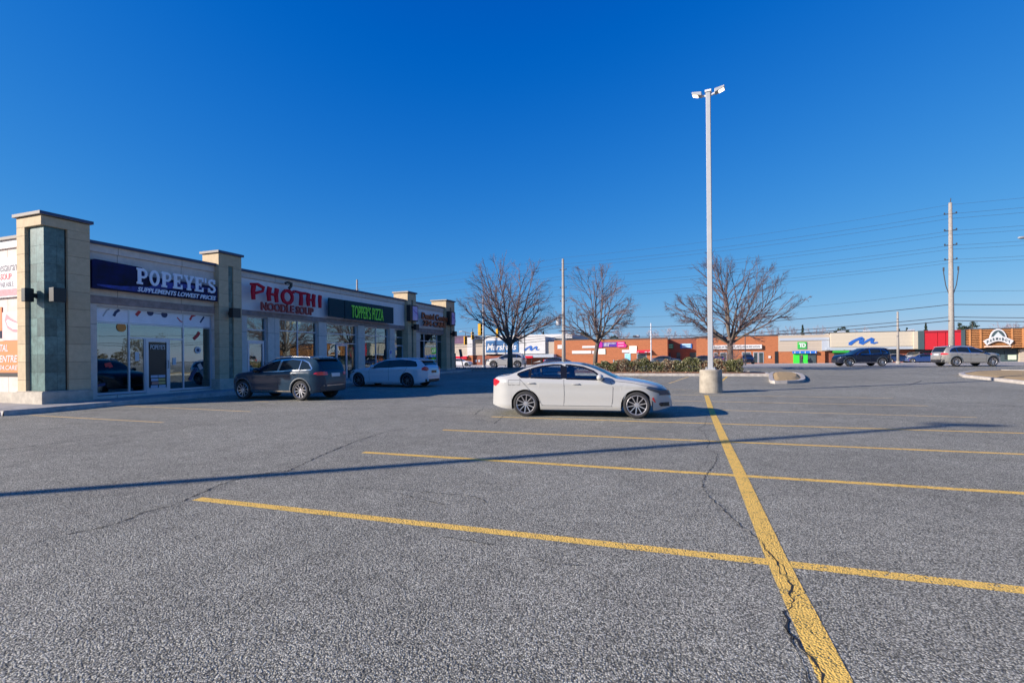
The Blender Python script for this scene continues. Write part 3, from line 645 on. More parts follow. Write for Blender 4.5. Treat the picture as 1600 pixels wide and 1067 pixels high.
def slab(mb, txt, x0, x1, z0, z1, y, t):
    n = len([c for c in txt if c != "'"]); cw = (x1-x0)/(n+.25); x = x0; T = cw*.26; h = z1-z0; sp = h*.17
    def bx(a, b, c, d): mb.box(x+a*cw, x+b*cw, y-t, y, z0+c*h, z0+d*h)
    for c in txt:
        if c == "'": mb.box(x+.0*cw, x+.16*cw, y-t, y, z0+.66*h, z1); x += .25*cw; continue
        if c == 'P':
            bx(.02, .50, 0, .13); bx(.10, .38, .13, .87); bx(.02, .60, .87, 1); stroke(mb, [(x+.38*cw, z0+.90*h), (x+.62*cw, z0+.90*h), (x+.76*cw, z0+.80*h), (x+.78*cw, z0+.66*h), (x+.72*cw, z0+.52*h), (x+.58*cw, z0+.45*h), (x+.38*cw, z0+.45*h)], cw*.19, y, t-.002)
        elif c == 'O':
            stroke(mb, [(x+cw*(.45+.31*math.cos(a)), z0+h*(.5+.42*math.sin(a))) for a in [i*math.pi/9 for i in range(19)]], cw*.22, y, t)
        elif c == 'E':
            bx(.02, .86, 0, .14); bx(.02, .86, .86, 1); bx(.10, .38, .14, .86); bx(.38, .62, .43, .57); bx(.72, .86, .14, .30); bx(.72, .86, .70, .86); bx(.55, .65, .36, .64)
        elif c == 'Y':
            bx(.25, .68, 0, .13); bx(.33, .60, .13, .45); bx(0, .36, .88, 1); bx(.58, .94, .88, 1)
            stroke(mb, [(x+.18*cw, z0+.88*h), (x+.46*cw, z0+.42*h)], cw*.2, y, t-.002); stroke(mb, [(x+.76*cw, z0+.88*h), (x+.47*cw, z0+.42*h)], cw*.2, y, t-.004)
        elif c == 'S':
            P = [(.72, .70), (.70, .84), (.45, .92), (.22, .84), (.18, .70), (.28, .58), (.5, .50), (.70, .40), (.76, .26), (.66, .12), (.44, .08), (.22, .14), (.16, .30)]
            stroke(mb, [(x+a*cw, z0+b*h) for a, b in P], cw*.21, y, t); bx(.66, .80, .66, .98); bx(.08, .22, .04, .34)
        x += cw
lt = MB(); X0 = zz(211, 440, WP-.25)[0]-s0; X1 = zz(337, 450, WP-.25)[0]-s0
zl0 = zz(270, 450, WP-.25)[1]-zb; slab(lt, "POPEYE'S", X0, X1, zz(270, 451, WP-.25)[1]-zb, zz(270, 427.5, WP-.25)[1]-zb, -.012, .03)
lt.build('lettering', mat('sign_white', (.72, .78, .90), .4), sA)
l2 = MB(); add_text(l2, 'SUPPLEMENTS LOWEST PRICES', X0+.05, X1-.05, zz(270, 462, WP-.25)[1]-zb, zz(270, 455, WP-.25)[1]-zb, 0, .02, .025, .25); l2.build('lettering', mat('sign_white_small', (.72, .78, .90), .4), sA)
# red noodle shop letters
P0 = zz(380, 470)[0]; P1 = zz(494, 480)[0]
zq = lambda px, py: zz(px, py, WP-.1)[1]
sB = sign_root('shop_sign', 'chunky red letters PHO THI with NOODLE SOUP beneath', P0, zq(430, 497))
b0 = zq(430, 497)
L = MB(); h0 = zq(400, 468.5)-b0; h1 = zq(400, 447.5)-b0; PW = P1-P0
def brush(mb, pts, x, w, h, z, wd=.24):
    stroke(mb, [(x+a*w, z+b*h) for a, b in pts], [wd*(.8+.35*((i*37) % 5)/5) for i in range(len(pts))], WP-.1-WP, .10)
hh_ = h1-h0; cw = PW*.17
def bb(pts, x0, x1, wd): brush(L, pts, PW*x0, PW*(x1-x0), hh_, h0, wd)
bb([(.22, -.08), (.18, .5), (.26, 1.08)], .0, .17, .20); bb([(.02, 1.02), (.5, 1.08), (.95, .88), (.85, .62), (.35, .42)], .0, .17, .13)
for u0, u1 in ((.195, .355), (.745, .885)):
    bb([(.22, -.05), (.16, .5), (.26, 1.0)], u0, u1, .21); bb([(.82, -.08), (.76, .5), (.84, .98)], u0, u1, .20); bb([(.2, .5), (.8, .47)], u0, u1, .13)
bb([(.5+.40*math.cos(a), .46+.50*math.sin(a)) for a in [i*math.pi/8+.4 for i in range(17)]], .385, .555, .17)
bb([(.86, .88), (1.04, 1.02), (1.0, .82)], .385, .555, .08)
bb([(0, 1.0), (.5, .93), (1.0, .95)], .585, .735, .13); bb([(.52, .92), (.55, .5), (.50, -.08)], .585, .735, .20)
bb([(.5, -.08), (.45, .5), (.55, .98)], .925, .99, .20)
xo = PW*.40
L.build('lettering', M['red'], sB)
hk = MB(); brush(hk, [(.25, 1.5), (.45, 1.62), (.75, 1.55), (.72, 1.35), (.55, 1.15)], xo, cw, hh_, h0, .12); hk.build('accent_mark', M['black'], sB)
n_ = MB(); add_text(n_, 'NOODLE SOUP', zz(398.5, 480)[0]-P0, zz(481, 490)[0]-P0, zq(440, 489)-b0, zq(440, 476.5)-b0, -.04, .08, .03); n_.build('lettering', mat('dark_red_sign', (.30, .01, .02), .35), sB)
# teal pizza sign
s0 = zz(505, 470)[0]; s1 = zz(606, 490)[0]; zb = zq(555, 500.5); zt = zq(555, 473)
sC = sign_root('shop_sign', "dark teal panel with thin bright green letters TOPPER'S PIZZA", s0, zb)
m_ = MB(); sp_ = zz(529, 480)[0]-s0; m_.box(0, sp_-.02, -.14, -.03, .05, zt-zb); m_.box(sp_+.02, s1-s0, -.16, -.03, 0, zt-zb); m_.build('panel', M['dgreen'], sC)
l_ = MB(); add_text(l_, "TOPPER'S PIZZA", zz(539, 485)[0]-s0, zz(589, 485)[0]-s0, zq(564, 499)-zb, zq(564, 479.5)-zb, -.17, .05, .002); l_.build('lettering', M['green_neon'], sC)
# dental sign
s0 = zz(651.5, 480)[0]; s1 = zz(694, 490)[0]; zb = zq(672, 511.5)
sD = sign_root('shop_sign', 'orange brown letters Dental Centre 234-CARE between two pillars', s0, zb)
l_ = MB(); add_text(l_, 'Dental Centre', .1, (s1-s0)*.99, zq(672, 500)-zb, zq(672, 490.5)-zb, -.03, .08, .02); l_.build('lettering', mat('copper_letters', (.42, .10, .03), .5), sD); l_ = MB(); add_text(l_, '234-CARE', .3, (s1-s0)*.9, zq(672, 510.3)-zb, zq(672, 502)-zb, -.03, .08, .03)
l_.build('lettering', mat('copper_letters', (.42, .10, .03), .5), sD)
sb_ = MB(); add_text(sb_, 'Dental Centre', .06, (s1-s0)*.98, zq(672, 500)-zb-.02, zq(672, 490.5)-zb-.02, -.025, .04, .04); add_text(sb_, '234-CARE', .26, (s1-s0)*.89, zq(672, 510.3)-zb-.02, zq(672, 502)-zb-.02, -.025, .04, .05); sb_.build('backing', M['black'], sD)
pink = mat('pink_panel', (.58, .40, .58), .35, var=.5, vs=1.6, col2=(.40, .36, .66))
def blade(px0, px1, pt, pb, lab, pil):
    s0 = f(px0, 490, -.25)[0]; zb = f((px0+px1)/2, pb, -.3)[1]; zt = f((px0+px1)/2, pt, -.3)[1]; wS = f(px1, 490, -.25)[0]-s0
    r = thing('blade_sign', lab, 'sign', FB.w(s0+.2, 0, zb), FB.a, 'pink box signs on pillars')
    m_ = MB(); m_.box(-.35, wS-.1, -.32, -.0, 0, zt-zb); m_.build('box', M['black'], r, bevel=.01)
    m2 = MB(); m2.box(-.02, wS-.2, -.335, -.32, .08, zt-zb-.08); m2.build('face', pink, r)
    m3 = MB(); stroke(m3, [(.05, zt-zb-.3), (.3, zt-zb-.5), (.55, zt-zb-.55), (.75, zt-zb-.9)], [.03, .1, .08, .02], -.335, .01); m3.build('swoosh', mat('swoosh', (.26, .12, .50), .4), r)
    return r
blade(641.5, 651, 477, 502, 'pink box sign on the third pillar from the near corner', 3)
blade(703, 709.5, 487, 508.5, 'pink box sign on the farthest plaza pillar', 4)
# wall lamps
def wall_lamp(x, y, z, rz, lab, out=.25, w=.42, h=.42):
    r = thing('wall_lamp', lab, 'lamp', FB.w(x, y, z), rz, 'black box wall lamps on the plaza pillars')
    m_ = MB(); m_.box(-w/2, w/2, -out-.25, -out, -h/2, h/2); m_.build('lamp_box', M['black'], r, bevel=.012)
    m2 = MB(); m2.box(-.07, .07, -out, .06, -.07, .07); m2.build('bracket', M['black'], r)
    m3 = MB(); m3.box(-w/2+.05, w/2-.05, -out-.22, -out-.03, -h/2-.006, -h/2); m3.build('lens', M['lamp_clear'], r)
    return r
zl = f(88, 461, -.3)[1]
wall_lamp(f(91, 461, -.35)[0], .05, zl, FB.a, 'black box lamp on the green slate front of the corner pillar', .25, .36, .46)
wall_lamp(.1, .50, zl, FS.a, 'black box lamp on the sunlit end of the corner pillar', .10, .20, .44)
wall_lamp(f(366.5, 491, -.3)[0], 0, f(366.5, 489, -.3)[1], FB.a, 'black box lamp on the second pillar beside the grey suv', .2)
wall_lamp(f(650, 512, -.3)[0], 0, f(649, 511, -.3)[1], FB.a, 'black box lamp below the first pink box sign', .2)
wall_lamp(f(710, 521.5, -.3)[0], 0, f(709, 521.5, -.3)[1], FB.a, 'black box lamp on the farthest plaza pillar by the road', .2)
# end wall signs (seen at the left edge of the picture)
def esign(name, lab, x0, x1, y0, y1, py): return
xr = -1.30
def ez(px, py): return fs(px, py, EW-.02)
e0 = ez(26, 402.5); ztp = ez(13, 404.5)[1]; zbt = ez(13, 465)[1]
def eroot(lab, z): return thing('wall_sign', lab, 'sign', FS.w(0, EW, z), FS.a)
r = eroot('white restaurant sign with red and grey lettering on the end wall', zbt)
m_ = MB(); m_.box(-5.2, xr+.1, -.1, -.004, 0, ztp-zbt); m_.build('panel', mat('sign_face', (.72, .66, .66), .5), r)
z_ = lambda a: ez(13, a)[1]-zbt
l_ = MB(); add_text(l_, 'Restaurant', ez(.5, 420)[0], ez(.5, 420)[0]+(ez(27, 420)[0]-ez(.5, 420)[0])/.80, z_(425), z_(411), -.1, .006, .0, .2); l_.build('lettering', mat('slate_ink', (.10, .10, .13), .5), r)
l_ = MB(); add_text(l_, '234-SOUP', ez(-7, 430)[0], ez(23, 430)[0], z_(438), z_(428), -.1, .006, .02); l_.build('lettering', mat('red_ink', (.62, .05, .07), .5), r)
l_ = MB(); add_text(l_, 'AVAILABLE', ez(-1, 445)[0], ez(26, 445)[0], z_(449), z_(441), -.1, .006, .0); l_.build('lettering', mat('slate_ink_light', (.16, .16, .2), .5), r)
l_ = MB(); l_.box(-5.2, xr+.1, -.104, -.1, z_(463), z_(452.5)); l_.build('stripe', mat('pink_stripe', (.68, .22, .25), .5, var=.4, vs=9), r)
zb = ez(13, 532)[1]; zt = ez(13, 487.5)[1]
r = eroot('window poster of a smiling mouth with white teeth', zb)
m_ = MB(); xa = ez(4, 510)[0]; m_.box(xa, xr+.14, -.03, -.004, 0, zt-zb); m_.build('panel', mat('skin_print', (.74, .50, .48), .6, var=.12, vs=2), r)
hw = (xr+.14-xa); hz = zt-zb
l_ = MB(); l_.prism([(xa+hw*a, hz*b) for a, b in ((.10, .72), (.16, .92), (.3, .78), (.5, .66), (.75, .56), (1.0, .50), (1.0, .30), (.7, .26), (.4, .30), (.2, .44))], 'y', -.036, -.03); l_.build('lips', mat('lip_print', (.62, .22, .25), .5), r)
l_ = MB(); l_.prism([(xa+hw*a, hz*b) for a, b in ((.17, .68), (.22, .74), (.4, .64), (.6, .56), (.95, .47), (.9, .38), (.6, .36), (.38, .40), (.22, .52))], 'y', -.042, -.036); l_.build('teeth', mat('teeth_print', (.85, .84, .82), .4), r)
zb = ez(13, 588)[1]; zt = ez(13, 532.5)[1]
r = eroot('orange dental centre poster with white lettering and black strip', zb)
m_ = MB(); m_.box(-5.2, xr+.14, -.03, -.004, .13, zt-zb); m_.build('panel', M['orange'], r)
m_ = MB(); m_.box(-5.2, xr+.14, -.034, -.004, 0, .128); m_.build('black_strip', M['black'], r)
z_ = lambda a: ez(13, a)[1]-zb
l_ = MB(); add_text(l_, 'DENTAL', ez(-14, 545)[0], ez(13, 545)[0], z_(549), z_(538), -.03, .006, .015, .2); add_text(l_, 'CENTRE', ez(-6, 560)[0], ez(28, 560)[0], z_(566), z_(555), -.03, .006, .015, .2); add_text(l_, '234.CARE', ez(-4, 575)[0], ez(28.3, 575)[0], z_(578), z_(570.5), -.03, .006, .01, .2); l_.build('lettering', M['white'], r)
zb = ez(2, 528)[1]; zt = ez(2, 480)[1]
r = eroot('narrow orange panel with a navy foot left of the smile poster', zb)
m_ = MB(); m_.box(-5.2, xa-.03, -.03, -.004, .25, zt-zb); m_.build('panel', M['orange'], r); m_ = MB(); m_.box(-5.2, xa-.03, -.03, -.004, 0, .245); m_.build('foot', M['navy'], r)
# small things against the shops
r = thing('accessible_sign', 'small white parking sign on the pilaster left of the last shop door', 'sign', FB.w(f(610, 555, WP)[0], WP, f(610, 560, WP-.03)[1]), FB.a)
m_ = MB(); m_.box(-.16, .16, -.03, -.003, 0, .62); m_.build('plate', M['white'], r); m_ = MB(); m_.box(-.10, .10, -.036, -.03, .33, .54); m_.build('symbol', mat('blue_symbol', (.03, .10, .45), .5), r)
ub = FB.w(C4E+.45, .6)
r = thing('utility_box', 'dark green metal cabinet at the far corner of the plaza', 'cabinet', (ub.x, ub.y, gz(ub.y)+.1), FB.a)
m_ = MB(); m_.box(-.35, .35, -.3, .3, 0, 1.45); m_.build('cabinet', mat('dark_green_metal', (.012, .03, .025), .5), r, bevel=.02); m_ = MB(); m_.box(-.3, .3, -.31, -.3, .15, 1.3); m_.build('door', mat('dark_green_door', (.018, .04, .03), .5), r)
#@@OBJECTS
# ------------------------------------------------------------------ parking lot lamp posts
lp0 = G(1109.5, 614); 
def lamp_post(loc, rz, label, H=12.25):
    r = thing('lamp_post', label, 'lamp post', loc, rz, 'tall white parking lot lamp posts')
    b = MB(); b.lathe([(0, -.1), (.44, -.1), (.445, .0), (.44, .45), (.43, .88), (.41, .93), (0, .93)], 40); b.build('concrete_base', M['concrete'], r, smooth=False)
    p = MB(); w0, w1 = .095, .085
    n = p.vs([(sx*w0, sy*w0, .93) for sx, sy in ((-1, -1), (1, -1), (1, 1), (-1, 1))]+[(sx*w1, sy*w1, H) for sx, sy in ((-1, -1), (1, -1), (1, 1), (-1, 1))])
    for q in ((4, 5, 6, 7), (0, 1, 5, 4), (1, 2, 6, 5), (2, 3, 7, 6), (3, 0, 4, 7)): p.face([n+i for i in q])
    p.build('pole', M['galv'], r, bevel=.012)
    f_ = MB(); f_.box(-.2, .2, -.2, .2, .93, .965); f_.box(-.12, .12, -.12, .12, .965, 1.02)
    for sx in (-1, 1):
        for sy in (-1, 1): f_.tube([(sx*.16, sy*.16, .96), (sx*.16, sy*.16, 1.04)], .018, 6)
    f_.build('base_plate', M['galv'], r)
    h = MB(); h.box(-.12, .12, -.12, .12, H-.05, H+.03); h.build('pole_cap', M['white'], r)
    for s in (-1, 1):
        a = MB(); a.tube([(s*.08, 0, H-.18), (s*.27, 0, H-.12)], .045, 8); ar = a.build('arm', M['white'], r)
        hd = MB(); x0, x1 = s*.25, s*.62
        hd.prism([(x0, H-.16), (x1, H-.03), (x1, H+.06), (x0, H+.0)] if s > 0 else [(x0, H-.16), (x0, H+.0), (x1, H+.06), (x1, H-.03)], 'y', -.15, .15)
        hb = hd.build('lamp_head', M['galv'], r, bevel=.015)
        l_ = MB(); xa, xb = s*.40, s*.60; za = H-.16+.13*(.15/.37)-.012; zb_ = H-.16+.13*(.35/.37)-.012
        l_.quad((xa, -.12, za-.006), (xb, -.12, zb_-.006), (xb, .12, zb_-.006), (xa, .12, za-.006)); l_.build('lens', mat('lit_lens', (1, .86, .66), .3, emit=2.0) if s < 0 else bpy.data.materials['lit_lens'], hb)
    return r
LP = lamp_post((lp0.x+.15, lp0.y+.3, gz(lp0.y)), R(-28), 'tall white twin headed lamp post on a round concrete base ending the centre stripe')
g1 = G(1520, 662); far = 12.35/math.tan(R(SUN_EL))
o1 = Vector((g1.x, g1.y, 0))-SH*far
LP2 = dup(LP, (o1.x, o1.y, 0), R(-28), 'tall twin headed lamp post outside the left edge whose long shadow crosses the lot')
# ------------------------------------------------------------------ utility poles and wires
def util_pole(px, Y, H, label, r0=.24, arms=(), extra=True):
    p = at(px, 560, Y); z = gz(Y)
    r = thing('utility_pole', label, 'utility pole', (p.x, p.y, z), R(-30), 'wooden power line poles across the road')
    m_ = MB(); m_.tube([(0, 0, -.2), (0, 0, H*.3), (0, 0, H)], [r0, r0*.85, r0*.55], 14); m_.build('pole', M['wood_pole'], r, smooth=True)
    for k, h in enumerate(arms):
        a = MB(); a.tube([(-.55, 0, h), (.55, 0, h)], .05, 6); 
        for sx in (-.5, .5): a.lathe([(.05, -.02), (.09, 0), (.05, .05), (.09, .1), (.05, .16), (.0, .2)], 8, 'z', (sx, 0, h))
        a.build('crossarm', M['wire'], r)
    return r, Vector((p.x, p.y, z))
HT = 17.6
pR, vR = util_pole(1487, 56, HT, 'tall wooden power pole on the right with bundles of wires', .30, [HT-1.2, HT-3.0, HT-4.6, HT-6.2])
m_ = MB()
for s in (-1, 1):
    m_.tube([(s*.62, 0, HT-7.2), (s*.62, 0, HT-7.6), (s*.45, 0, HT-9.0), (s*.2, 0, HT-9.9)], .045, 6)
    m_.box(s*.62-.07, s*.62+.07, -.07, .07, HT-7.4, HT-7.0)
m_.tube([(0, 0, HT), (.05, 0, HT+.5)], .04, 6); m_.build('cable_guard', M['wire'], pR)
vC_px = 881
pC, vC = util_pole(vC_px, 80, HT-.9, 'tall wooden power pole with a grey transformer between two bare trees', .32, [HT-2.6, HT-5.4, HT-7.5])
m_ = MB(); m_.lathe([(0, 0), (.38, 0), (.40, .1), (.40, 1.1), (.3, 1.25), (0, 1.25)], 14, 'z', (-.75, -.2, HT-11.2)); m_.box(-.45, 0, -.05, .05, HT-10.8, HT-10.7); m_.build('transformer', M['galv'], pC)
pL, vL = util_pole(559, 104, HT+.1, 'power pole top with a crossarm peeking over the plaza roof', .30, [HT-2.0])
vX = vR+(vR-vC)*1.0; vX.z = 0
pX, _ = None, None
rr_ = thing('utility_pole', 'power pole beyond the right edge of the view carrying the wires on', 'utility pole', (vX.x, vX.y, gz(vX.y)), R(-30), 'wooden power line poles across the road')
m_ = MB(); m_.tube([(0, 0, -.2), (0, 0, HT)], [.3, .17], 12); m_.build('pole', M['wood_pole'], rr_)
def cable(a, b, sag, rad, pieces=24):
    pts = []
    for i in range(pieces+1):
        t = i/pieces; p = a.lerp(b, t); p.z -= 4*sag*t*(1-t); pts.append(p)
    m_ = MB(); m_.tube(pts, rad, 4, False); return m_
wi = 0
vFar = vL+(vL-vC)
def zpy(py, Y=56): return CH+ray(1487, py)[1]*Y - gz(56)
hs_ = [('topmost thin power wire', zpy(320), 0, .010), ('power wire just under the topmost one', zpy(336), -.55, .0125), ('power wire second from the pole head', zpy(340), .55, .0125),
       ('third power wire pair far conductor', zpy(362.5), -.55, .0125), ('third power wire pair near conductor', zpy(366), .55, .0125), ('fourth power wire pair far conductor', zpy(385), -.55, .0125), ('fourth power wire pair near conductor', zpy(388.5), .55, .0125),
       ('fifth power wire pair far conductor', zpy(407), -.55, .0125), ('fifth power wire pair near conductor', zpy(410), .55, .0125), ('single thin wire half way down the pole', zpy(455), .0, .0125),
       ('dark telephone cable highest of the low three', zpy(475.5), .2, .035), ('middle dark telephone cable of the low three', zpy(495), .2, .035), ('lowest dark telephone cable above the shop roofs', zpy(501), -.2, .04)]
nx = Vector((vR-vC).xy.to_tuple()+(0,)).normalized(); ny = Vector((-nx.y, nx.x, 0))
for lab, h, o, rad in hs_:
    def pt(v, dz=0): return Vector((v.x, v.y, gz(v.y)+h+dz))+ny*o
    sg = .5 if h > 9 else .8
    m_ = MB()
    for a, b in ((pt(vX), pt(vR)), (pt(vR), pt(vC, -.5)), (pt(vC, -.5), pt(vL, -.6)), (pt(vL, -.6), pt(vFar, -.6))):
        c = cable(a, b, sg, rad); k = len(m_.v); m_.v += c.v; m_.f += [tuple(i+k for i in q_) for q_ in c.f]; m_.m += [0]*len(c.f)
    mk_tag(m_.build('power_line', M['wire'], fix=False), lab, 'wire', 'overhead wires between the poles')
# thin light standards and small poles
def thin_pole(px, pytop, Y, label, m, rad=.1, name='pole', cat='pole'):
    a = at(px, pytop, Y); z = gz(Y); r = thing(name, label, cat, (a.x, a.y, z), 0)
    t = MB(); t.tube([(0, 0, -.1), (0, 0, a.z-z)], [rad, rad*.65], 10); t.build('shaft', m, r, smooth=True)
    t = MB(); t.tube([(0, 0, -.1), (0, 0, .35)], rad*1.5, 10); t.build('foot', m, r)
    return r, a.z-z
mast, mh = thin_pole(755, 462, 53, 'slim pale steel traffic signal mast left of the first bare tree', M['galv'], .13, 'signal_mast', 'mast')
t = MB(); t.tube([(0, 0, 3.2), (-2.2, 0, 3.9), (-2.6, 1, 3.9)], .05, 6); t.build('arm', M['galv'], mast)
thin_pole(1017, 505, 74, 'slim white light pole in front of the brick store', M['white'], .11, 'light_pole', 'light pole')
thin_pole(1402.5, 487, 60, 'thin grey wooden pole beside the dark suv', M['wood_pole'], .15, 'pole', 'pole')
thin_pole(819.5, 514, 66, 'thin dark pole in front of the wavy blue emblem', M['wire'], .08, 'pole', 'pole')
thin_pole(789, 500, 76, 'thin dark pole hidden behind the first bare tree', M['wire'], .07, 'pole', 'pole')
thin_pole(1164, 505, 60, 'thin dark pole just right of the third bare tree trunk', M['wire'], .06, 'pole', 'pole')
thin_pole(959, 562, 42, 'short grey post standing at the left end of the hedge', M['galv'], .09, 'post', 'post')
ysig = mat('signal_yellow', (.78, .42, .02), .5); 
def signal(px, py0, py1, Y, lab, rz):
    a = at(px, py1, Y); b = at(px, py0, Y); h = b.z-a.z; w = h*.36
    r = thing('traffic_light', lab, 'traffic light', (a.x, a.y, a.z), rz, 'yellow traffic lights at the crossing')
    m_ = MB(); m_.box(-w/2, w/2, -w*.35, w*.35, 0, h); m_.build('housing', ysig, r, bevel=.02)
    for k, c in enumerate(((.35, .02, .02), (.4, .2, .02), (.02, .3, .1))):
        m_ = MB(); zc = h*(.82-.32*k); m_.lathe([(0, -w*.37), (w*.3, -w*.37)], 12, 'y', (0, 0, zc)); m_.build('lens', mat('signal_lens', (.05, .03, .02), .3), r)
        m_ = MB(); m_.tube([(0, -w*.36, zc+w*.1), (0, -w*.75, zc+w*.08)], w*.33, 8, False); m_.build('visor', M['black'], r)
    m_ = MB(); m_.tube([(0, 0, h), (0, 0, h+.4)], .04, 6); m_.build('hanger', M['wire'], r)
    return r
signal(727.5, 525.5, 538.5, 58, 'yellow traffic light hanging furthest left against the beige wall', R(20))
signal(738.5, 519, 530.5, 58, 'yellow traffic light second from the left above the white wall', R(20))
signal(750, 506, 524, 54, 'large yellow traffic light beside the slim mast', R(75))
signal(777, 514, 527, 56, 'yellow traffic light behind the branches of the first bare tree', R(75))
a = at(719, 545.5, 49); b = at(725, 575, 49)
r = thing('leaning_sign', 'small dark traffic sign on a leaning post beside the plaza corner', 'sign', (b.x, b.y, gz(49)), R(10))
dx = a.x-b.x; hh = a.z-gz(49); m_ = MB(); m_.tube([(0, 0, 0), (dx, 0, hh*.7)], .04, 6); m_.build('post', M['wire'], r)
m_ = MB(); m_.prism([(dx*.72-.13, hh*.62), (dx*.72+.15, hh*.62), (dx+.13, hh*1.0), (dx-.15, hh*1.0)], 'y', -.06, -.045); m_.build('plate', mat('sign_back', (.10, .12, .13), .6), r)
# cobra-head street lamp reaching in at the right edge
a = at(1597, 371.5, 44); r = thing('street_lamp', 'grey cobra head street lamp reaching in at the right edge of the sky', 'street lamp', (a.x+3.2, a.y+.5, gz(44)), 0)
H = a.z-gz(44); m_ = MB(); m_.tube([(0, 0, 0), (0, 0, H-.6)], [.12, .08], 8); m_.build('pole', M['galv'], r)
m_ = MB(); m_.tube([(0, 0, H-.7), (-.8, -.1, H-.15), (-2.6, -.4, H)], .045, 6); m_.build('arm', M['galv'], r)
m_ = MB(); m_.ell((-3.15, -.5, H), (.42, .18, .12), 12, 8); m_.build('lamp_head', M['galv'], r, smooth=True)
# ------------------------------------------------------------------ the mall across the road
fm = lambda px, py, y=0: FM.px(px, py, y)
def X_(px, y=0): return fm(px, 545, y)[0]
def Z_(px, py, y=0): return fm(px, py, y)[1]
def mroot(name, lab, px): 
    r = thing(name, lab, 'building', FM.w(X_(px), 0, 0), FM.a); return r, X_(px)
def mbox(r, x0_, name, m, px0, px1, py0, py1, y0=0, y1=.3, ref=None):
    ref = ref or (px0+px1)/2; b = MB(); b.box(X_(px0, y0)-x0_, X_(px1, y0)-x0_, y0, y1, Z_(ref, py1, y0), Z_(ref, py0, y0)); return b.build(name, m, r)
def prop_text(parent, s, px0, px1, py0, py1, y, m, xo, ref=None, name='lettering', bold=.02, ext=.06, shear=0):
    ref = ref or (px0+px1)/2; b = MB(); add_text(b, s, X_(px0)-xo, X_(px1)-xo, Z_(ref, py1), Z_(ref, py0), y, ext, bold, shear); return b.build(name, m, parent)
GRD = -.1
def blk(r, x0_, name, m, px0, px1, top, y0, y1, bot=GRD):
    b = MB(); b.box(X_(px0)-x0_, X_(px1)-x0_, y0, y1, bot, top); return b.build(name, m, r)
def msign(lab, px, py1, y=0, name='store_sign'): return thing(name, lab, 'sign', FM.w(X_(px), y, Z_(px, py1)), FM.a), X_(px), Z_(px, py1)
def flat(r, xo, zo, name, m, px0, px1, py0, py1, y0=-.12, y1=-.005):
    b = MB(); ref = (px0+px1)/2; b.box(X_(px0)-xo, X_(px1)-xo, y0, y1, Z_(ref, py1)-zo, Z_(ref, py0)-zo); return b.build(name, m, r)
# -- purple and beige store at the far left
r, xo = mroot('corner_store', 'low beige store with a dark purple fascia far left beyond the road', 690)
blk(r, xo, 'wall', M['tan'], 660, 732, Z_(720, 537), 0, 20); blk(r, xo, 'fascia', mat('purple_fascia', (.10, .04, .10), .5, var=.6, vs=.5), 662, 731, Z_(720, 524.5), -.1, 19.9, Z_(720, 537)+.004)
blk(r, xo, 'white_band', M['white_far'], 660, 732, Z_(720, 555.5), -.4, -.004, Z_(720, 558.5)); mbox(r, xo, 'red_awning', M['red'], 694, 729, 556.5, 561, -.9, -.41)
blk(r, xo, 'brick_base', M['brick'], 660, 732, Z_(720, 560), -.2, -.004)
# -- white department store
r, xo = mroot('department_store', 'white walled department store with a blue sign behind the first bare tree', 733)
blk(r, xo, 'wall', M['white_far'], 731, 739, Z_(760, 526.5), -.3, 24, Z_(750, 555)); blk(r, xo, 'wall', M['tan'], 739, 759, Z_(760, 531), .2, 24, Z_(750, 555)); blk(r, xo, 'wall', M['white_far'], 759, 852.5, Z_(800, 527), -.3, 24, Z_(800, 553))
blk(r, xo, 'recess_shade', M['black'], 742, 756, Z_(750, 529.5), .1, .196, Z_(750, 536));  # black plate, its colour stands in for the shade of a recess
blk(r, xo, 'wall', M['tan'], 852.5, 866, Z_(858, 534), .2, 24, Z_(858, 554))
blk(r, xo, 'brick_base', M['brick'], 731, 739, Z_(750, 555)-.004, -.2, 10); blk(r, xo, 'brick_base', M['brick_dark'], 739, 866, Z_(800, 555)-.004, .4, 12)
blk(r, xo, 'roof', M['white_far'], 737, 880, Z_(800, 522.5)+.2, 8, 26, Z_(800, 528)); blk(r, xo, 'roof_fence', M['greyblue'], 853.5, 882, Z_(858, 530), 2, 8, Z_(858, 535))
blk(r, xo, 'coping', M['wire'], 759.5, 852.8, Z_(800, 526.4), -.36, -.25, Z_(800, 527)+.004)
mbox(r, xo, 'canopy', M['greyblue'], 790, 865, 553.6, 558.5, -2.2, .18); mbox(r, xo, 'red_canopy', M['red'], 819, 832, 556, 559.5, -2.3, -2.21)
for px in (792, 808, 830, 845, 860): mbox(r, xo, 'canopy_post', M['black'], px, px+1, 558.6, 570, -2.0, -1.85)
for px in (742, 747): mbox(r, xo, 'window', M['greyblue'], px, px+3, 562, 565.5, .34, .396)
mbox(r, xo, 'door', M['black'], 758, 766, 561, 570.5, .32, .396)
r, xo, zo = msign("blue panel reading Marshalls in white slanted letters", 760, 550.5, -.3)
flat(r, xo, zo, 'panel', mat('store_blue', (.02, .12, .30), .4), 760.5, 811, 532, 550.5)
b = MB(); add_text(b, 'Marshalls', X_(762)-xo, X_(808)-xo, Z_(785, 547)-zo, Z_(785, 537)-zo, -.12, .05, .02, .2); b.build('lettering', M['white'], r)
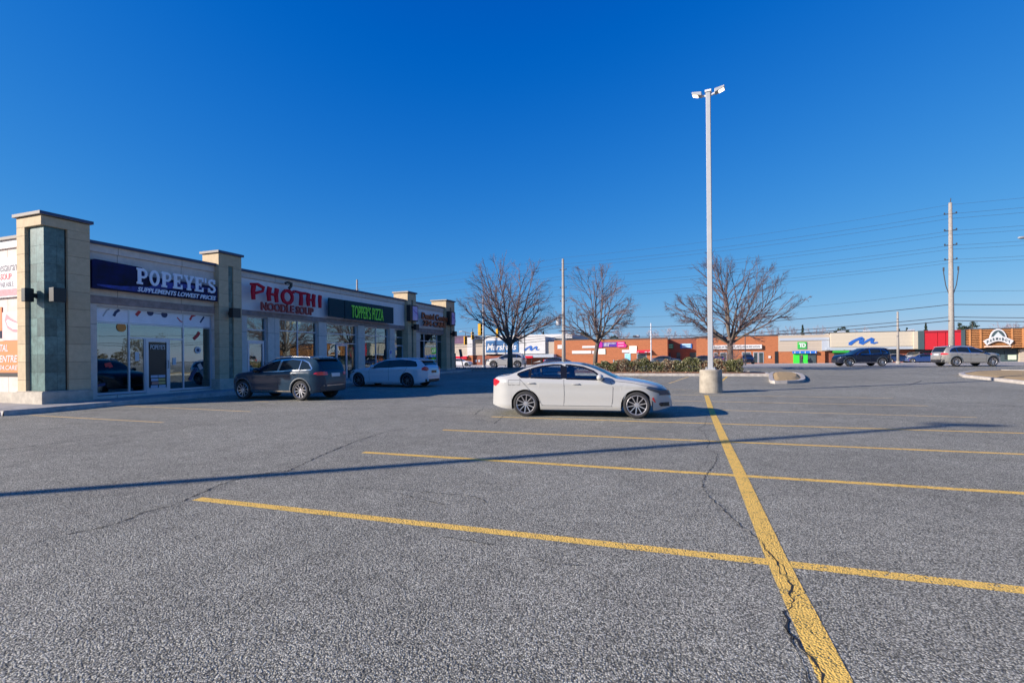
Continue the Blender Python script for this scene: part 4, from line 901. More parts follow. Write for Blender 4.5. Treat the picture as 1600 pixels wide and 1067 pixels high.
def squiggle(px0, px1, py0, py1, lab, y, wd):
    r, xo, zo = msign(lab, px0, py1, y, 'wave_emblem'); w = X_(px1)-xo; h = Z_(px0, py0)-zo
    P = [(0, .08), (.06, .06), (.14, .36), (.24, .62), (.38, .92), (.45, .98), (.48, .86), (.44, .5), (.42, .15), (.47, .05), (.56, .25), (.68, .6), (.80, .88), (.84, .82), (.80, .45), (.80, .18), (.86, .08), (1.0, .22)]
    b = MB(); stroke(b, [(a*w, c*h) for a, c in P], [wd*k*.62 for k in (1.3, 1.5, 1.3, 1.1, 1, 1.2, 1.5, 1.7, 1.6, 1.2, .9, .9, .9, 1.1, 1.3, 1.2, .8, .4)], -.01, .08)
    return b.build('wave', mat('emblem_blue', (.02, .11, .42), .4), r)
squiggle(819.5, 843.5, 541, 547.5, 'small blue wavy m emblem on the white store wall', -.3, .42)
# -- long brick store
ZB = Z_(1100, 527.2)
r, xo = mroot('brick_store', 'long orange brick store with many signs and a recessed dark bay', 866)
blk(r, xo, 'wall', M['brick'], 866, 1043, ZB, 0, 22); blk(r, xo, 'wall', M['brick'], 1088, 1216, ZB, 0, 22)
blk(r, xo, 'recessed_wall', M['brick_dark'], 1043, 1088, ZB-.02, 4.2, 22); blk(r, xo, 'coping', M['wire'], 866, 1043, ZB+.16, -.06, .4, ZB+.004); blk(r, xo, 'coping', M['wire'], 1088, 1216, ZB+.16, -.06, .4, ZB+.004); blk(r, xo, 'coping', M['wire'], 1042.9, 1088.1, ZB+.16, 4.1, 4.6, ZB)  # recessed bay in darker brick, its shadow also put into the colour
wd_ = mat('mall_glass', (.05, .07, .08), .08, var=.5, vs=.6)
for (a, b, c, d) in ((995, 1010, 552, 566), (1115, 1121, 550.5, 566), (1125, 1135, 550.5, 566), (1159, 1173, 550, 567), (1177, 1184, 550, 567), (1185, 1193, 550, 567)):
    w = mbox(r, xo, 'window', M['greyblue'], a, b, c, d, -.06, -.004); mbox(w, 0, 'pane', wd_, a, b, c, d, 0, 0) if 0 else None
    bb = MB(); bb.box(X_(a)+.1-xo, X_(b)-.1-xo, -.075, -.06, Z_((a+b)/2, d), Z_((a+b)/2, c)-.12); bb.build('pane', wd_, w)
for (a, b) in ((1033.5, 1047.5), (1057, 1063), (1078, 1088)):
    bb = MB(); bb.box(X_(a, 4.2)-xo, X_(b, 4.2)-xo, 4.12, 4.196, .0, 2.3); bb.build('window', wd_, r)
mbox(r, xo, 'door', M['black'], 1210.5, 1215.5, 549, 569, -.05, -.004); mbox(r, xo, 'poster', mat('blue_print', (.02, .35, .62), .5, var=.6, vs=1.2, col2=(.5, .7, .8)), 976, 985, 552, 563, -.06, -.004)
mbox(r, xo, 'roof_unit', M['greyblue'], 993, 998, 523.5, 527, 6, 8); mbox(r, xo, 'roof_unit', M['wire'], 989, 993, 524, 527, 5, 7)
def nsign(lab, px0, px1, py0, py1, m, txt=None, tm=None, y=0, inset=.12, tz=(.2, .8), tb=.02, th=.14):
    r, xo, zo = msign(lab, px0, py1, y); ref = (px0+px1)/2; w = X_(px1, y)-X_(px0, y); h = Z_(ref, py0, y)-Z_(ref, py1, y)
    b = MB(); b.box(0, w, -th, -.004, 0, h); b.build('panel', m, r)
    if txt: b = MB(); add_text(b, txt, w*inset, w*(1-inset), h*tz[0], h*tz[1], -th, .03, tb); b.build('lettering', tm, r)
    return r, w, h
ink = mat('dark_ink', (.06, .06, .07), .6)
nsign('small white box sign at the left end of the orange brick wall', 871.5, 881, 539, 545, M['white'])
nsign('white lit box sign with dark underline above the long blank white board', 910, 932, 540.5, 543.8, M['white'])
nsign('long blank white board low on the brick wall left of the second tree', 894, 924, 548, 552.7, M['white'])
nsign('small white board just right of the long blank one', 925.5, 931, 548, 552.7, M['white'])
nsign('square white board behind the branches of the second bare tree', 935, 946, 545, 553.5, mat('pale_board', (.66, .70, .66), .5))
nsign('square pale board left of the small red awning', 983.5, 995, 540.5, 552, mat('pale_board2', (.74, .74, .68), .5))
nsign('narrow white board beside the square pale board', 972, 983, 546.5, 551, M['white'])
# purple and magenta sign
r, xo, zo = msign('long purple and magenta shop sign with a pointed flower end', 934, 543.5)
purple = mat('purple_sign', (.09, .03, .30), .4, var=.15); mag = mat('magenta_sign', (.55, .02, .20), .4)
hz = Z_(957, 534.5)-Z_(957, 543.5)
b = MB(); x1 = X_(941)-xo; b.prism([(0, hz*.1), (x1, 0), (x1*1.1, hz*.5), (x1, hz*.95), (x1*.45, hz*1.25), (0, hz*.9)], 'y', -.2, -.004); b.build('flower', mat('magenta_flower', (.42, .015, .28), .4), r)
b = MB(); b.box(X_(941.5)-xo, X_(964)-xo, -.16, -.004, hz*.15, hz*.95); b.build('panel', purple, r)
b = MB(); b.prism([(X_(964)-xo, hz*.15), (X_(967)-xo, 0), (X_(977)-xo, 0), (X_(979.5)-xo, hz*.2), (X_(979)-xo, hz*.5), (X_(976.5)-xo, hz*.65), (X_(976)-xo, hz), (X_(964)-xo, hz)], 'y', -.17, -.004); b.build('panel', mag, r)
for k in range(9):
    b = MB(); x = X_(944+k*2.1)-xo; b.box(x, x+.12, -.2, -.16, hz*(.25 if k < 4 else .6), hz*.85); b.build('letter_stroke', M['white'], r)
for zf in (.25, .7): b = MB(); b.box(X_(966)-xo, X_(975)-xo, -.2, -.17, hz*zf, hz*(zf+.12)); b.build('letter_stroke', mat('pale_pink', (.8, .4, .55), .5), r)
# red awning sign
r, xo, zo = msign('bright red awning sign over a doorway on the brick store', 995, 551.3)
b = MB(); h = Z_(1005, 547)-zo; b.prism([(-.9, 0), (-.05, 0), (-.05, h), (-.25, h)], 'x', 0, X_(1018)-xo); b.build('awning', mat('red_awning', (.62, .02, .06), .5), r)
for k, (a, c) in enumerate(((997, 998.5), (1008, 1012), (1014, 1017.5))): b = MB(); b.box(X_(a)-xo, X_(c)-xo, -.96, -.9, h*.15, h*.4); b.build('letter_stroke', M['white'], r)
nsign('green box sign with pale lettering in the shaded brick recess', 1033, 1050, 537, 544.8, mat('green_sign', (.02, .16, .06), .4), None, None, 4.2)
nsign('blue box sign with pale lettering in the shaded brick recess', 1061.5, 1080, 537, 544, mat('bright_blue_sign', (.02, .13, .42), .4), None, None, 4.2)
for (pa, pb, q0, q1, gm) in ((1036, 1048.5, 538.5, 543, (.25, .6, .35)), (1064.5, 1078, 538, 543, (.4, .65, .85))):
    parent = [o for o in bpy.data.objects if o.name.startswith('store_sign') and o.get('label', '').startswith('green box' if pa < 1050 else 'blue box')][0]
    rr = random.Random(int(pa)); base = X_(1033 if pa < 1050 else 1061.5); 
    for k in range(8):
        b = MB(); xa = 1.0*(X_(pb, 4.2)-X_(pa, 4.2))/4*(k % 4)+.35; b.box(xa, xa+.42, -.17, -.14, .2+.45*(k//4), .5+.45*(k//4)); b.build('letter_stroke', mat('sign_ink%d' % int(pa), gm, .5) if k == 0 else bpy.data.materials['sign_ink%d' % int(pa)], parent)
nsign('long white fascia sign with dark capital lettering behind the third bare tree', 1112, 1190, 539.5, 545.8, M['white'], 'HUNNER FURNISHINGS', ink, 0, .04, (.3, .72), .01, .5)
nsign('small white notice on the brick right of the long white fascia', 1200.5, 1204, 556, 559.5, M['white'])
# -- bank and beige mall part
ZT = Z_(1216, 524.2)
r, xo = mroot('bank_building', 'beige clad bank and mall entrance with brick base and blue wave emblem', 1216)
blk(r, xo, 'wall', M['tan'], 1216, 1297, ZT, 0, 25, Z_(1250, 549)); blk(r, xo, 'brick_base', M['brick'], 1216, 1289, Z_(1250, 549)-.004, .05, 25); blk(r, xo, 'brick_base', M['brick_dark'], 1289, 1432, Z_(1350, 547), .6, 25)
blk(r, xo, 'grey_band', M['greyblue'], 1218, 1296, Z_(1250, 528), -.12, -.004, Z_(1250, 532)); blk(r, xo, 'grey_band', M['greyblue'], 1284, 1296, Z_(1290, 532)-.004, -.12, -.004, Z_(1290, 547.5))
blk(r, xo, 'cream_wall', M['cream'], 1297, 1424, Z_(1297, 521.3)+.05, -.8, 25, Z_(1350, 541.8)); blk(r, xo, 'grey_band', M['greyblue'], 1290, 1424, Z_(1350, 542), -.7, .6, Z_(1350, 546.2))
blk(r, xo, 'cream_pier', M['cream'], 1424, 1430, Z_(1297, 521.3)+.05, -1.2, 25, Z_(1350, 546.2)); blk(r, xo, 'coping', M['wire'], 1216, 1430, ZT+.35, .0, .5, ZT+.2)
gd = mbox(r, xo, 'entrance', mat('bright_green', (.04, .62, .05), .45), 1239.5, 1262, 552, 568, -.15, -.004)
mbox(r, xo, 'awning', mat('royal_blue', (.02, .14, .55), .5), 1238.5, 1276, 548.2, 552.2, -.6, -.16)
mbox(r, xo, 'window', wd_, 1262.3, 1275, 552.4, 567.6, -.1, -.004); mbox(r, xo, 'green_awning', mat('leaf_green_awning', (.02, .30, .03), .5), 1303, 1327, 547.5, 551, -1.2, .5)
mbox(r, xo, 'window', wd_, 1303, 1326, 551.2, 563, .5, .596); mbox(r, xo, 'window', wd_, 1376, 1402, 547, 563, .5, .596)
mbox(r, xo, 'door', M['wire'], 1249, 1252.5, 555, 567.5, -.2, -.151)
b = MB()
for k in range(5): b.box(X_(1240.5+k*8)-xo, X_(1241.6+k*8)-xo, -.63, -.6, Z_(1257, 552), Z_(1257, 549))
b.build('awning_print', M['white'], r)
r, w, h = nsign('square green bank sign with white letters TD', 1246, 1260, 534.2, 545.2, mat('bank_green', (.03, .42, .06), .4), None, None, 0)
b = MB(); a = w; b.box(.14*a, .56*a, -.2, -.14, .66*h, .82*h); b.box(.29*a, .43*a, -.2, -.14, .22*h, .66*h); b.build('letter_t', M['white'], r)
b = MB(); b.box(.50*a, .62*a, -.205, -.14, .22*h, .65*h); stroke(b, [(.56*a, .75*h), (.72*a, .75*h), (.84*a, .65*h), (.86*a, .5*h), (.84*a, .36*h), (.72*a, .28*h), (.56*a, .28*h)], .13*a, -.14, .055); b.build('letter_d', M['white'], r)
squiggle(1324, 1369, 528.5, 537.6, 'large blue wavy m emblem on the cream wall', -.8, .62)
# -- red and wood grocery
r, xo = mroot('grocery_store', 'store front with bright red panels and a wooden slat screen on the right', 1430)
slate = mat('dark_slate', (.05, .08, .09), .6); ZR = Z_(1440, 517.2)
blk(r, xo, 'slate_pier', slate, 1430, 1439, ZR, -1.4, 25, Z_(1440, 546)); blk(r, xo, 'slate_pier', slate, 1496, 1502, ZR, -1.4, 25, Z_(1498, 545))
for k, (a, c) in enumerate(((1439.2, 1459.5), (1460.3, 1472), (1472.8, 1495.8))): blk(r, xo, 'red_panel', mat('red_panel', (.52, .018, .028), .4, var=.08) if k == 0 else bpy.data.materials['red_panel'], a, c, ZR-.02, -1.3, 24, Z_(1465, 546))
blk(r, xo, 'red_trim', mat('dark_red', (.26, .01, .02), .5), 1439, 1496, ZR-.1, -1.36, -1.30, ZR-.35)
blk(r, xo, 'wall', slate, 1432, 1800, Z_(1465, 546)-.01, .5, 25)
for (a, c) in ((1460, 1481), (1593, 1640)): blk(r, xo, 'stone_wall', M['tan'], a, c, Z_(1465, 547), -.1, .49)
wood = mat('cedar_back', (.22, .085, .035), .7, var=.4, vs=1.5); wood2 = mat('cedar_slat', (.50, .22, .08), .6, var=.25, vs=2)
ZW = Z_(1503, 515.5); ZW0 = Z_(1503, 544.5)
blk(r, xo, 'screen_back', wood, 1502, 1800, ZW, -1.0, 25, ZW0)
b = MB(); n = 11
for k in range(n): z = ZW0+(ZW-ZW0)*(k+.5)/n; b.box(X_(1502.2)-xo, X_(1800)-xo, -1.25, -1.12, z-.09, z+.05)
b.build('slats', wood2, r)
for px in (1509.5, 1526, 1574.5, 1591.5, 1640, 1657): bb = MB(); x = X_(px)-xo; bb.box(x-.1, x+.12, -1.36, -1.25, ZW0, ZW); bb.build('screen_post', wood2, r)
blk(r, xo, 'coping', M['wire'], 1502, 1800, ZW+.12, -1.3, -.9, ZW+.004)
for (a, c, d, e) in ((1540, 1553, 549, 562), (1556, 1562, 549, 562), (1570, 1592, 547.5, 561)): mbox(r, xo, 'window', wd_, a, c, d, e, .4, .496)
mbox(r, xo, 'window_poster', mat('pale_poster', (.55, .66, .5), .6), 1575, 1588, 554.5, 562, .34, .399)
r, xo, zo = msign('round white and slate barn emblem over a curved banner reading FARM BOY', 1531, 542, -1.4, 'store_emblem')
w = X_(1572)-xo; h = Z_(1552, 515)-zo
def arc(cx, cz, rx, rz_, a0, a1, n=14): return [(cx+rx*math.cos(R(a0+(a1-a0)*i/n)), cz+rz_*math.sin(R(a0+(a1-a0)*i/n))) for i in range(n+1)]
b = MB(); b.prism(arc(.51*w, .40*h, .33*w, .62*h, 0, 180, 20), 'y', -.12, 0); b.build('dome', M['white'], r)
b = MB(); b.prism(arc(.51*w, .42*h, .27*w, .52*h, 0, 180, 20), 'y', -.16, -.12); b.build('dome_field', slate, r)
b = MB(); b.prism([(.3*w, .45*h), (.72*w, .45*h), (.66*w, .62*h), (.55*w, .78*h), (.51*w, .86*h), (.46*w, .78*h), (.36*w, .62*h)], 'y', -.2, -.16); b.build('barn_shape', mat('pale_slate', (.5, .55, .56), .5), r)
b = MB(); stroke(b, [(.0, .20*h)]+[(w*t, h*(.20+.26*math.sin(math.pi*t))) for t in [i/12 for i in range(1, 12)]]+[(w, .20*h)], .30*h, -.16, .1); b.build('banner', M['white'], r)
b = MB()
for k, ch in enumerate('FARM BOY'):
    if ch == ' ': continue
    t = .10+k*.114; z = h*(.11+.26*math.sin(math.pi*t)); add_text(b, ch, w*(t-.04), w*(t+.045), z, z+.17*h, -.26, .03, .03)
b.build('lettering', slate, r)
b = MB(); t = .555; b.prism([(w*t, h*.36), (w*(t+.03), h*.44), (w*(t+.02), h*.5), (w*t, h*.47), (w*(t-.02), h*.5), (w*(t-.03), h*.44)], 'y', -.29, -.26); b.build('leaf_mark', slate, r)
b = MB(); b.box(0, w, -.1, 0, -.02*h, .045*h); b.build('strapline', mat('strapline', (.8, .62, .5), .5, var=.3, vs=4), r)
for k, (px, w_) in enumerate(((1330, 9), (1375, 6), (1452, 5))):
    xx = X_(px); rr0 = [o for o in bpy.data.objects if o.name in ('bank_building', 'grocery_store')][0 if px < 1430 else 1]; b = MB(); xo_ = X_(1216) if px < 1430 else X_(1430); b.box(xx-xo_, xx-xo_+w_*.11, 8, 10, 5.2, 6.1); b.build('roof_unit', M['greyblue'], rr0)
# ------------------------------------------------------------------ person at the bank door
def person(lab, loc, rz, coat, trousers, hairc):
    H = 1.72; r = thing('person', lab, 'person', loc, rz)
    V = [(0, 0, .93), (0, 0, 1.15), (0, .0, 1.38), (0, 0, 1.47), (0, .01, 1.56), (.0, .02, 1.66), (.19, 0, 1.40), (.25, .0, 1.14), (.24, .14, .93), (-.19, 0, 1.40), (-.24, .05, 1.14), (-.23, .2, .98), (.1, 0, .88), (.11, .06, .48), (.11, .0, .07), (.11, .14, .03), (-.1, 0, .88), (-.11, -.04, .48), (-.11, -.16, .09), (-.11, -.03, .03)]
    E = [(0, 1), (1, 2), (2, 3), (3, 4), (4, 5), (2, 6), (6, 7), (7, 8), (2, 9), (9, 10), (10, 11), (0, 12), (12, 13), (13, 14), (14, 15), (0, 16), (16, 17), (17, 18), (18, 19)]
    rad = [.15, .15, .17, .06, .085, .08, .075, .05, .035, .075, .05, .035, .095, .065, .045, .04, .095, .065, .045, .04]
    me = bpy.data.meshes.new('body'); me.from_pydata(V, E, []); o = bpy.data.objects.new('body', me); COL.objects.link(o); o.parent = r
    md = o.modifiers.new('skin', 'SKIN'); 
    for i, v in enumerate(me.skin_vertices[0].data if me.skin_vertices else []): v.radius = (rad[i], rad[i]*.8)
    if not me.skin_vertices:
        bpy.context.view_layer.objects.active = o; me.attributes
    o.modifiers.new('sub', 'SUBSURF').levels = 1; me.materials.append(trousers)
    j = MB(); j.lathe([(.12, .80), (.215, .82), (.20, 1.1), (.23, 1.36), (.10, 1.47)], 14); ob = j.build('jacket', coat, r, smooth=True); ob.scale = (1, .72, 1)
    for s in (-1, 1): k = MB(); k.tube([(s*.2, 0, 1.40), (s*.27, .02, 1.14), (s*.24, .16, .96)], [.08, .065, .05], 8); k.build('sleeve', coat, r, smooth=True)
    h = MB(); h.ell((0, .02, 1.61), (.078, .095, .12), 12, 8); h.build('head', mat('skin', (.45, .27, .2), .6), r, smooth=True)
    h = MB(); h.ell((0, .0, 1.66), (.09, .10, .09), 12, 8); h.build('hair', hairc, r, smooth=True)
    return r
pp = FM.w(X_(1251.5), -1.3, 0)
person('person in a dark plum jacket walking past the green bank entrance', (pp.x, pp.y, .02), R(60), mat('plum_coat', (.10, .03, .06), .8), mat('dark_trousers', (.02, .02, .03), .8), mat('dark_hair', (.03, .02, .015), .8))
#@@TREES
# ------------------------------------------------------------------ bare trees
def bare_tree(name, label, loc, H, spread, seed, trunk_h=2.0, r0=.17, lean=(0, 0), group=None, limbs=9, levels=(6, 6, 5), mats=None, twr=.011, cat='tree'):
    rn = random.Random(seed); r = thing(name, label, cat, loc, rn.uniform(0, 6), group)
    tk = MB(); cr = MB(); C_ = Vector((0, 0, trunk_h+(H-trunk_h)*.45)); RX = spread/2; RZ = (H-trunk_h)*.57
    def path(p, d, L, n, wob, up):
        pts = [p]; d = d.normalized()
        for i in range(n):
            d = (d+Vector((rn.gauss(0, wob), rn.gauss(0, wob), rn.gauss(0, wob)+up))).normalized(); p = p+d*L/n; pts.append(p)
        return pts
    base = [Vector((0, 0, -.15)), Vector((lean[0]*.3, lean[1]*.3, trunk_h*.5)), Vector((lean[0], lean[1], trunk_h))]
    tk.tube(base, [r0*1.25, r0, r0*.9], 10); top = base[-1]
    def sub(pts, rad, lvl):
        n = levels[lvl] if lvl < len(levels) else 0
        L = sum((b-a).length for a, b in zip(pts, pts[1:]))
        for k in range(n):
            t = .22+.78*(k+rn.random()*.8)/n; i = min(int(t*(len(pts)-1)), len(pts)-2); u = t*(len(pts)-1)-i; u = min(u, 1)
            p = pts[i].lerp(pts[i+1], u); d0 = (pts[i+1]-pts[i]).normalized()
            side = d0.cross(Vector((rn.gauss(0, 1), rn.gauss(0, 1), rn.gauss(0, 1)))).normalized()
            out = Vector((p.x, p.y, (p.z-C_.z)*.3)).normalized() if p.length > .3 else Vector((0, 0, 1))
            d = (d0*rn.uniform(.7, 1.1)+side*rn.uniform(.45, .85)+out*.25).normalized()
            l = L*rn.uniform(.36, .62)*(1.12-.5*t)
            if lvl == len(levels)-1: l = max(.35, l*.9)
            e = p+d*l; q_ = ((e.x/RX)**2+(e.y/RX)**2+((e.z-C_.z)/RZ)**2)
            if q_ > 1.08: l *= .45
            rr_ = max(twr*.75, rad*(1-.6*t)*.55)
            ps = path(p, d, l, 4 if lvl < 2 else 3, .14+.03*lvl, .035)
            cr.tube(ps, [rr_*(1-.55*j/(len(ps)-1)) for j in range(len(ps))], 5 if lvl == 0 else 3, False)
            if lvl+1 < len(levels): sub(ps, rr_, lvl+1)
    for k in range(limbs):
        a = 2*math.pi*(k+rn.uniform(-.25, .25))/limbs*1.0; el = R(rn.uniform(22, 48) if k % 3 else rn.uniform(58, 80))
        d = Vector((math.cos(a)*math.cos(el), math.sin(a)*math.cos(el), math.sin(el)))
        # length to reach the crown envelope
        lo, hi = .5, H*1.2
        for _ in range(20):
            m_ = (lo+hi)/2; e = top+d*m_; q_ = (e.x/RX)**2+(e.y/RX)**2+((e.z-C_.z)/RZ)**2
            if q_ > .86: hi = m_
            else: lo = m_
        st_ = top-Vector((0, 0, trunk_h*.22*rn.random()))
        ps = path(st_, d, lo*rn.uniform(.9, 1.05), 7, .09, .03)
        rl = r0*rn.uniform(.42, .6)
        tk.tube(ps[:4], [rl*(1-.13*j) for j in range(4)], 7, False); cr.tube(ps[3:], [rl*(.61-.14*j) for j in range(len(ps)-3)], 5, False)
        sub(ps, rl, 0)
    m1, m2 = mats or (M['bark'], M['twig'])
    tk.build('trunk', m1, r, smooth=True, fix=False); cr.build('crown', m2, r, fix=False)
    return r
def tree_at(px, Y, **k): p = at(px, 560, Y); return (p.x, p.y, gz(Y)+.1)
bare_tree('bare_tree', 'bare spreading tree left of the white sedan, in front of the blue sign', tree_at(797, 46), 10.3, 9.3, 11, 2.4, .23, limbs=14, levels=(9, 6, 6), twr=.0095, group='bare street trees along the beds')
bare_tree('bare_tree', 'smaller bare tree in the hedge bed right of the transformer pole', tree_at(929, 43), 8.7, 7.6, 23, 2.7, .17, lean=(.35, .1), limbs=12, levels=(8, 6, 5), twr=.0095, group='bare street trees along the beds')
bare_tree('bare_tree', 'bare spreading tree behind the tall lamp post at the hedge end', tree_at(1141, 41), 9.2, 10.0, 37, 2.5, .22, limbs=14, levels=(9, 6, 6), twr=.0095, group='bare street trees along the beds')
# trees far beyond the shop roofs
fr = M['twig']
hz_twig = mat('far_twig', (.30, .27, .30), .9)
for i, (px, top_, w, Y) in enumerate([(1040, 513, 14, 165), (1073, 519, 10, 170), (1207, 516, 12, 160), (1232, 515, 16, 165), (1278, 515, 18, 168), (1345, 517, 20, 170), (905, 519, 16, 160), (965, 517, 16, 160), (1572, 509, 26, 160), (1598, 505, 16, 150), (838, 520, 14, 160), (1020, 517, 10, 175), (1180, 519, 14, 170)]):
    a = at(px, top_-4, Y); w *= 2.1; nm = ['short', 'wispy', 'rounded', 'broad', 'sparse', 'dense', 'low', 'twiggy', 'large', 'tall', 'faint', 'thin', 'small'][i]
    wh = ['over the shaded brick bay', 'over the blue sign bay', 'over the right end of the brick store', 'over the bank corner', 'over the bank roof', 'over the cream wall left half', 'over the brick store left end', 'over the purple sign', 'over the round farm emblem', 'at the right edge behind the wood screen', 'over the white store roof', 'over the slim white light pole', 'over the long white fascia'][i]
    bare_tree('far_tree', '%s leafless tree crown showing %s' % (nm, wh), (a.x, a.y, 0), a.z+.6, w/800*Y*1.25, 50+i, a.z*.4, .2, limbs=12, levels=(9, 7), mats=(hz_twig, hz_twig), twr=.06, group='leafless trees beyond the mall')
def conifer(label, px, top, w, Y, seed, pine=False):
    rn = random.Random(seed); a = at(px, top, Y); H = a.z; Wd = w/800*Y/2
    r = thing('pine_tree' if pine else 'spruce_tree', label, 'tree', (a.x, a.y, 0), 0, 'evergreens beyond the mall')
    t = MB(); t.tube([(0, 0, 0), (0, 0, H*.97)], [.22, .04], 7); t.build('trunk', M['bark'], r)
    c = MB()
    for k in range(1100 if not pine else 1300):
        z = rn.random()
        if pine:
            cl = k % 13; ra = random.Random(seed*100+cl); ca = ra.uniform(0, 6.28); cr_ = Wd*ra.uniform(.1, .85); cz = H*(.55+.42*ra.random()); 
            p = Vector((math.cos(ca)*cr_+rn.gauss(0, Wd*.16), math.sin(ca)*cr_+rn.gauss(0, Wd*.16), cz+rn.gauss(0, H*.022)))
        else:
            zz_ = .25+.75*z**1.0; rad = Wd*(1-zz_)**.8*(.55+.45*abs(math.sin(zz_*30)))*1.35*rn.random()**.5; aa = rn.uniform(0, 6.28); p = Vector((rad*math.cos(aa), rad*math.sin(aa), H*zz_-rad*.15))
        s = rn.uniform(.12, .30); u = Vector((rn.gauss(0, 1), rn.gauss(0, 1), rn.gauss(0, .5))).normalized()*s; v = Vector((rn.gauss(0, 1), rn.gauss(0, 1), rn.gauss(0, .5))).normalized()*s*.7
        c.quad(p-u, p+v, p+u, p-v)
    c.build('crown', M['needle'], r, fix=False); return r
conifer('narrow dark spruce tip above the bank roof', 1254, 508, 13, 150, 1)
conifer('spreading pine above the left part of the cream wall', 1319, 510, 24, 150, 2, True)
conifer('small dark spruce behind the thin grey wooden pole', 1405, 514, 10, 150, 3)
conifer('rounded dark evergreen above the right part of the cream wall', 1417, 512, 12, 150, 4)
conifer('slim spruce above the first red panel', 1446.5, 504, 12, 150, 5)
conifer('clumpy pine left of the wood slat screen', 1503, 505, 16, 150, 6, True)
conifer('tallest clumpy pine above the wood slat screen', 1519, 502, 22, 150, 7, True)
conifer('dark pine behind the branches of the second bare tree', 914, 518, 18, 150, 8, True)
conifer('dark evergreen tip over the white store roof', 849, 518, 6, 150, 9)
conifer('dark pine left of the roof units on the brick store', 960, 520, 14, 150, 10, True)
# wooded edge far to the right, outside the frame but mirrored in the shop windows
m_ = MB(); rn = random.Random(9)
for i in range(24000):
    y = rn.uniform(-90, 70); h = 6+3*math.sin(y*.21)+2*math.sin(y*.63+1)+1.2*math.sin(y*1.9); z = h*(1-rn.random()**1.5); s = rn.uniform(.06, .30)
    p = Vector((170+rn.uniform(-5, 5), y, z)); u = Vector((rn.gauss(0, 1), rn.gauss(0, 1), rn.gauss(0, 1))).normalized()*s; v = Vector((rn.gauss(0, 1), rn.gauss(0, 1), rn.gauss(0, 1))).normalized()*s; m_.quad(p-u*2, p+v, p+u*2, p-v)
mk_tag(m_.build('woods', mat('woods_mix', (.10, .085, .06), .9, var=.6, vs=.15), fix=False), 'belt of dark trees far to the right of the lot', 'woods', kind='stuff')
# ------------------------------------------------------------------ hedge in the bed
def hedge(label, a, b, w, h, seed, n):
    rn = random.Random(seed); a = Vector(a); b = Vector(b); L = (b-a).length; d = (b-a)/L; nrm = Vector((-d.y, d.x)); r = thing('hedge', label, 'hedge', (a.x, a.y, gz(a.y)+.15), math.atan2(d.y, d.x))
    st_ = MB(); lv = [MB(), MB(), MB()]
    def hh(s): return h*(.88+.09*math.sin(s*1.7+seed)+.10*math.sin(s*4.1)+.06*math.sin(s*9.3))*(1 if s > .5 else .7)
    for i in range(int(L*34)):
        s = rn.uniform(0, L); y = rn.uniform(.1, w-.1); H = hh(s)*rn.uniform(.7, 1.08); dx, dy = rn.gauss(0, .35), rn.gauss(0, .28)
        st_.tube([(s, y, 0), (s+dx*.5, y+dy*.5, H*.5), (s+dx, y+dy, H)], [.014, .010, .005], 3, False)
    for i in range(n):
        s = rn.uniform(-.1, L+.1); u_ = rn.random(); H = hh(s); 
        if rn.random() < .62: z = H*rn.uniform(.55, 1.06); y = rn.uniform(0, w)
        else: z = H*rn.random(); y = rn.choice([rn.gauss(.05, .1), rn.gauss(w, .12), rn.uniform(0, w)])
        clump = math.sin(s*2.3+seed*2)+math.sin(s*5.9)*.7+math.sin(z*9+s)*.4+rn.gauss(0, .6)
        k = 0 if clump > -.35 else (1 if rn.random() < .6 else 2)
        if rn.random() < .12: k = 2
        sz = rn.uniform(.025, .06); p = Vector((s, y, z)); q1 = Vector((rn.gauss(0, 1), rn.gauss(0, 1), rn.gauss(0, 1))).normalized()*sz; q2 = q1.cross(Vector((rn.gauss(0, 1), rn.gauss(0, 1), rn.gauss(0, 1)))).normalized()*sz*.55
        lv[k].quad(p-q1, p+q2, p+q1, p-q2)
    st_.build('stems', M['twig'], r, fix=False)
    for m_, mm in zip(lv, ('leafA', 'leafB', 'leafC')): m_.build('foliage', M[mm], r, fix=False)
    return r
hA = off(bA, -1.4, 1.0); Lb = (Vector(bB)-Vector(bA)).length
hedge('long patchy green and brown hedge in the bed between the sedan and the lamp post', hA, off(bA, Lb*.62, 1.0), 1.5, .9, 3, 40000)
hedge('brown tinged end of the hedge beneath the bare tree by the lamp post', off(bA, Lb*.62+.1, 1.0), off(bA, Lb*.845, 1.0), 1.5, .95, 8, 17000)
hb = off(bA, Lb*.80, 3.2); bare_tree('leafless_shrub', 'reddish leafless shrub behind the right end of the hedge', (hb[0], hb[1], gz(hb[1])+.1), 2.3, 2.6, 77, .3, .04, limbs=14, levels=(6, 5), twr=.010, cat='shrub')
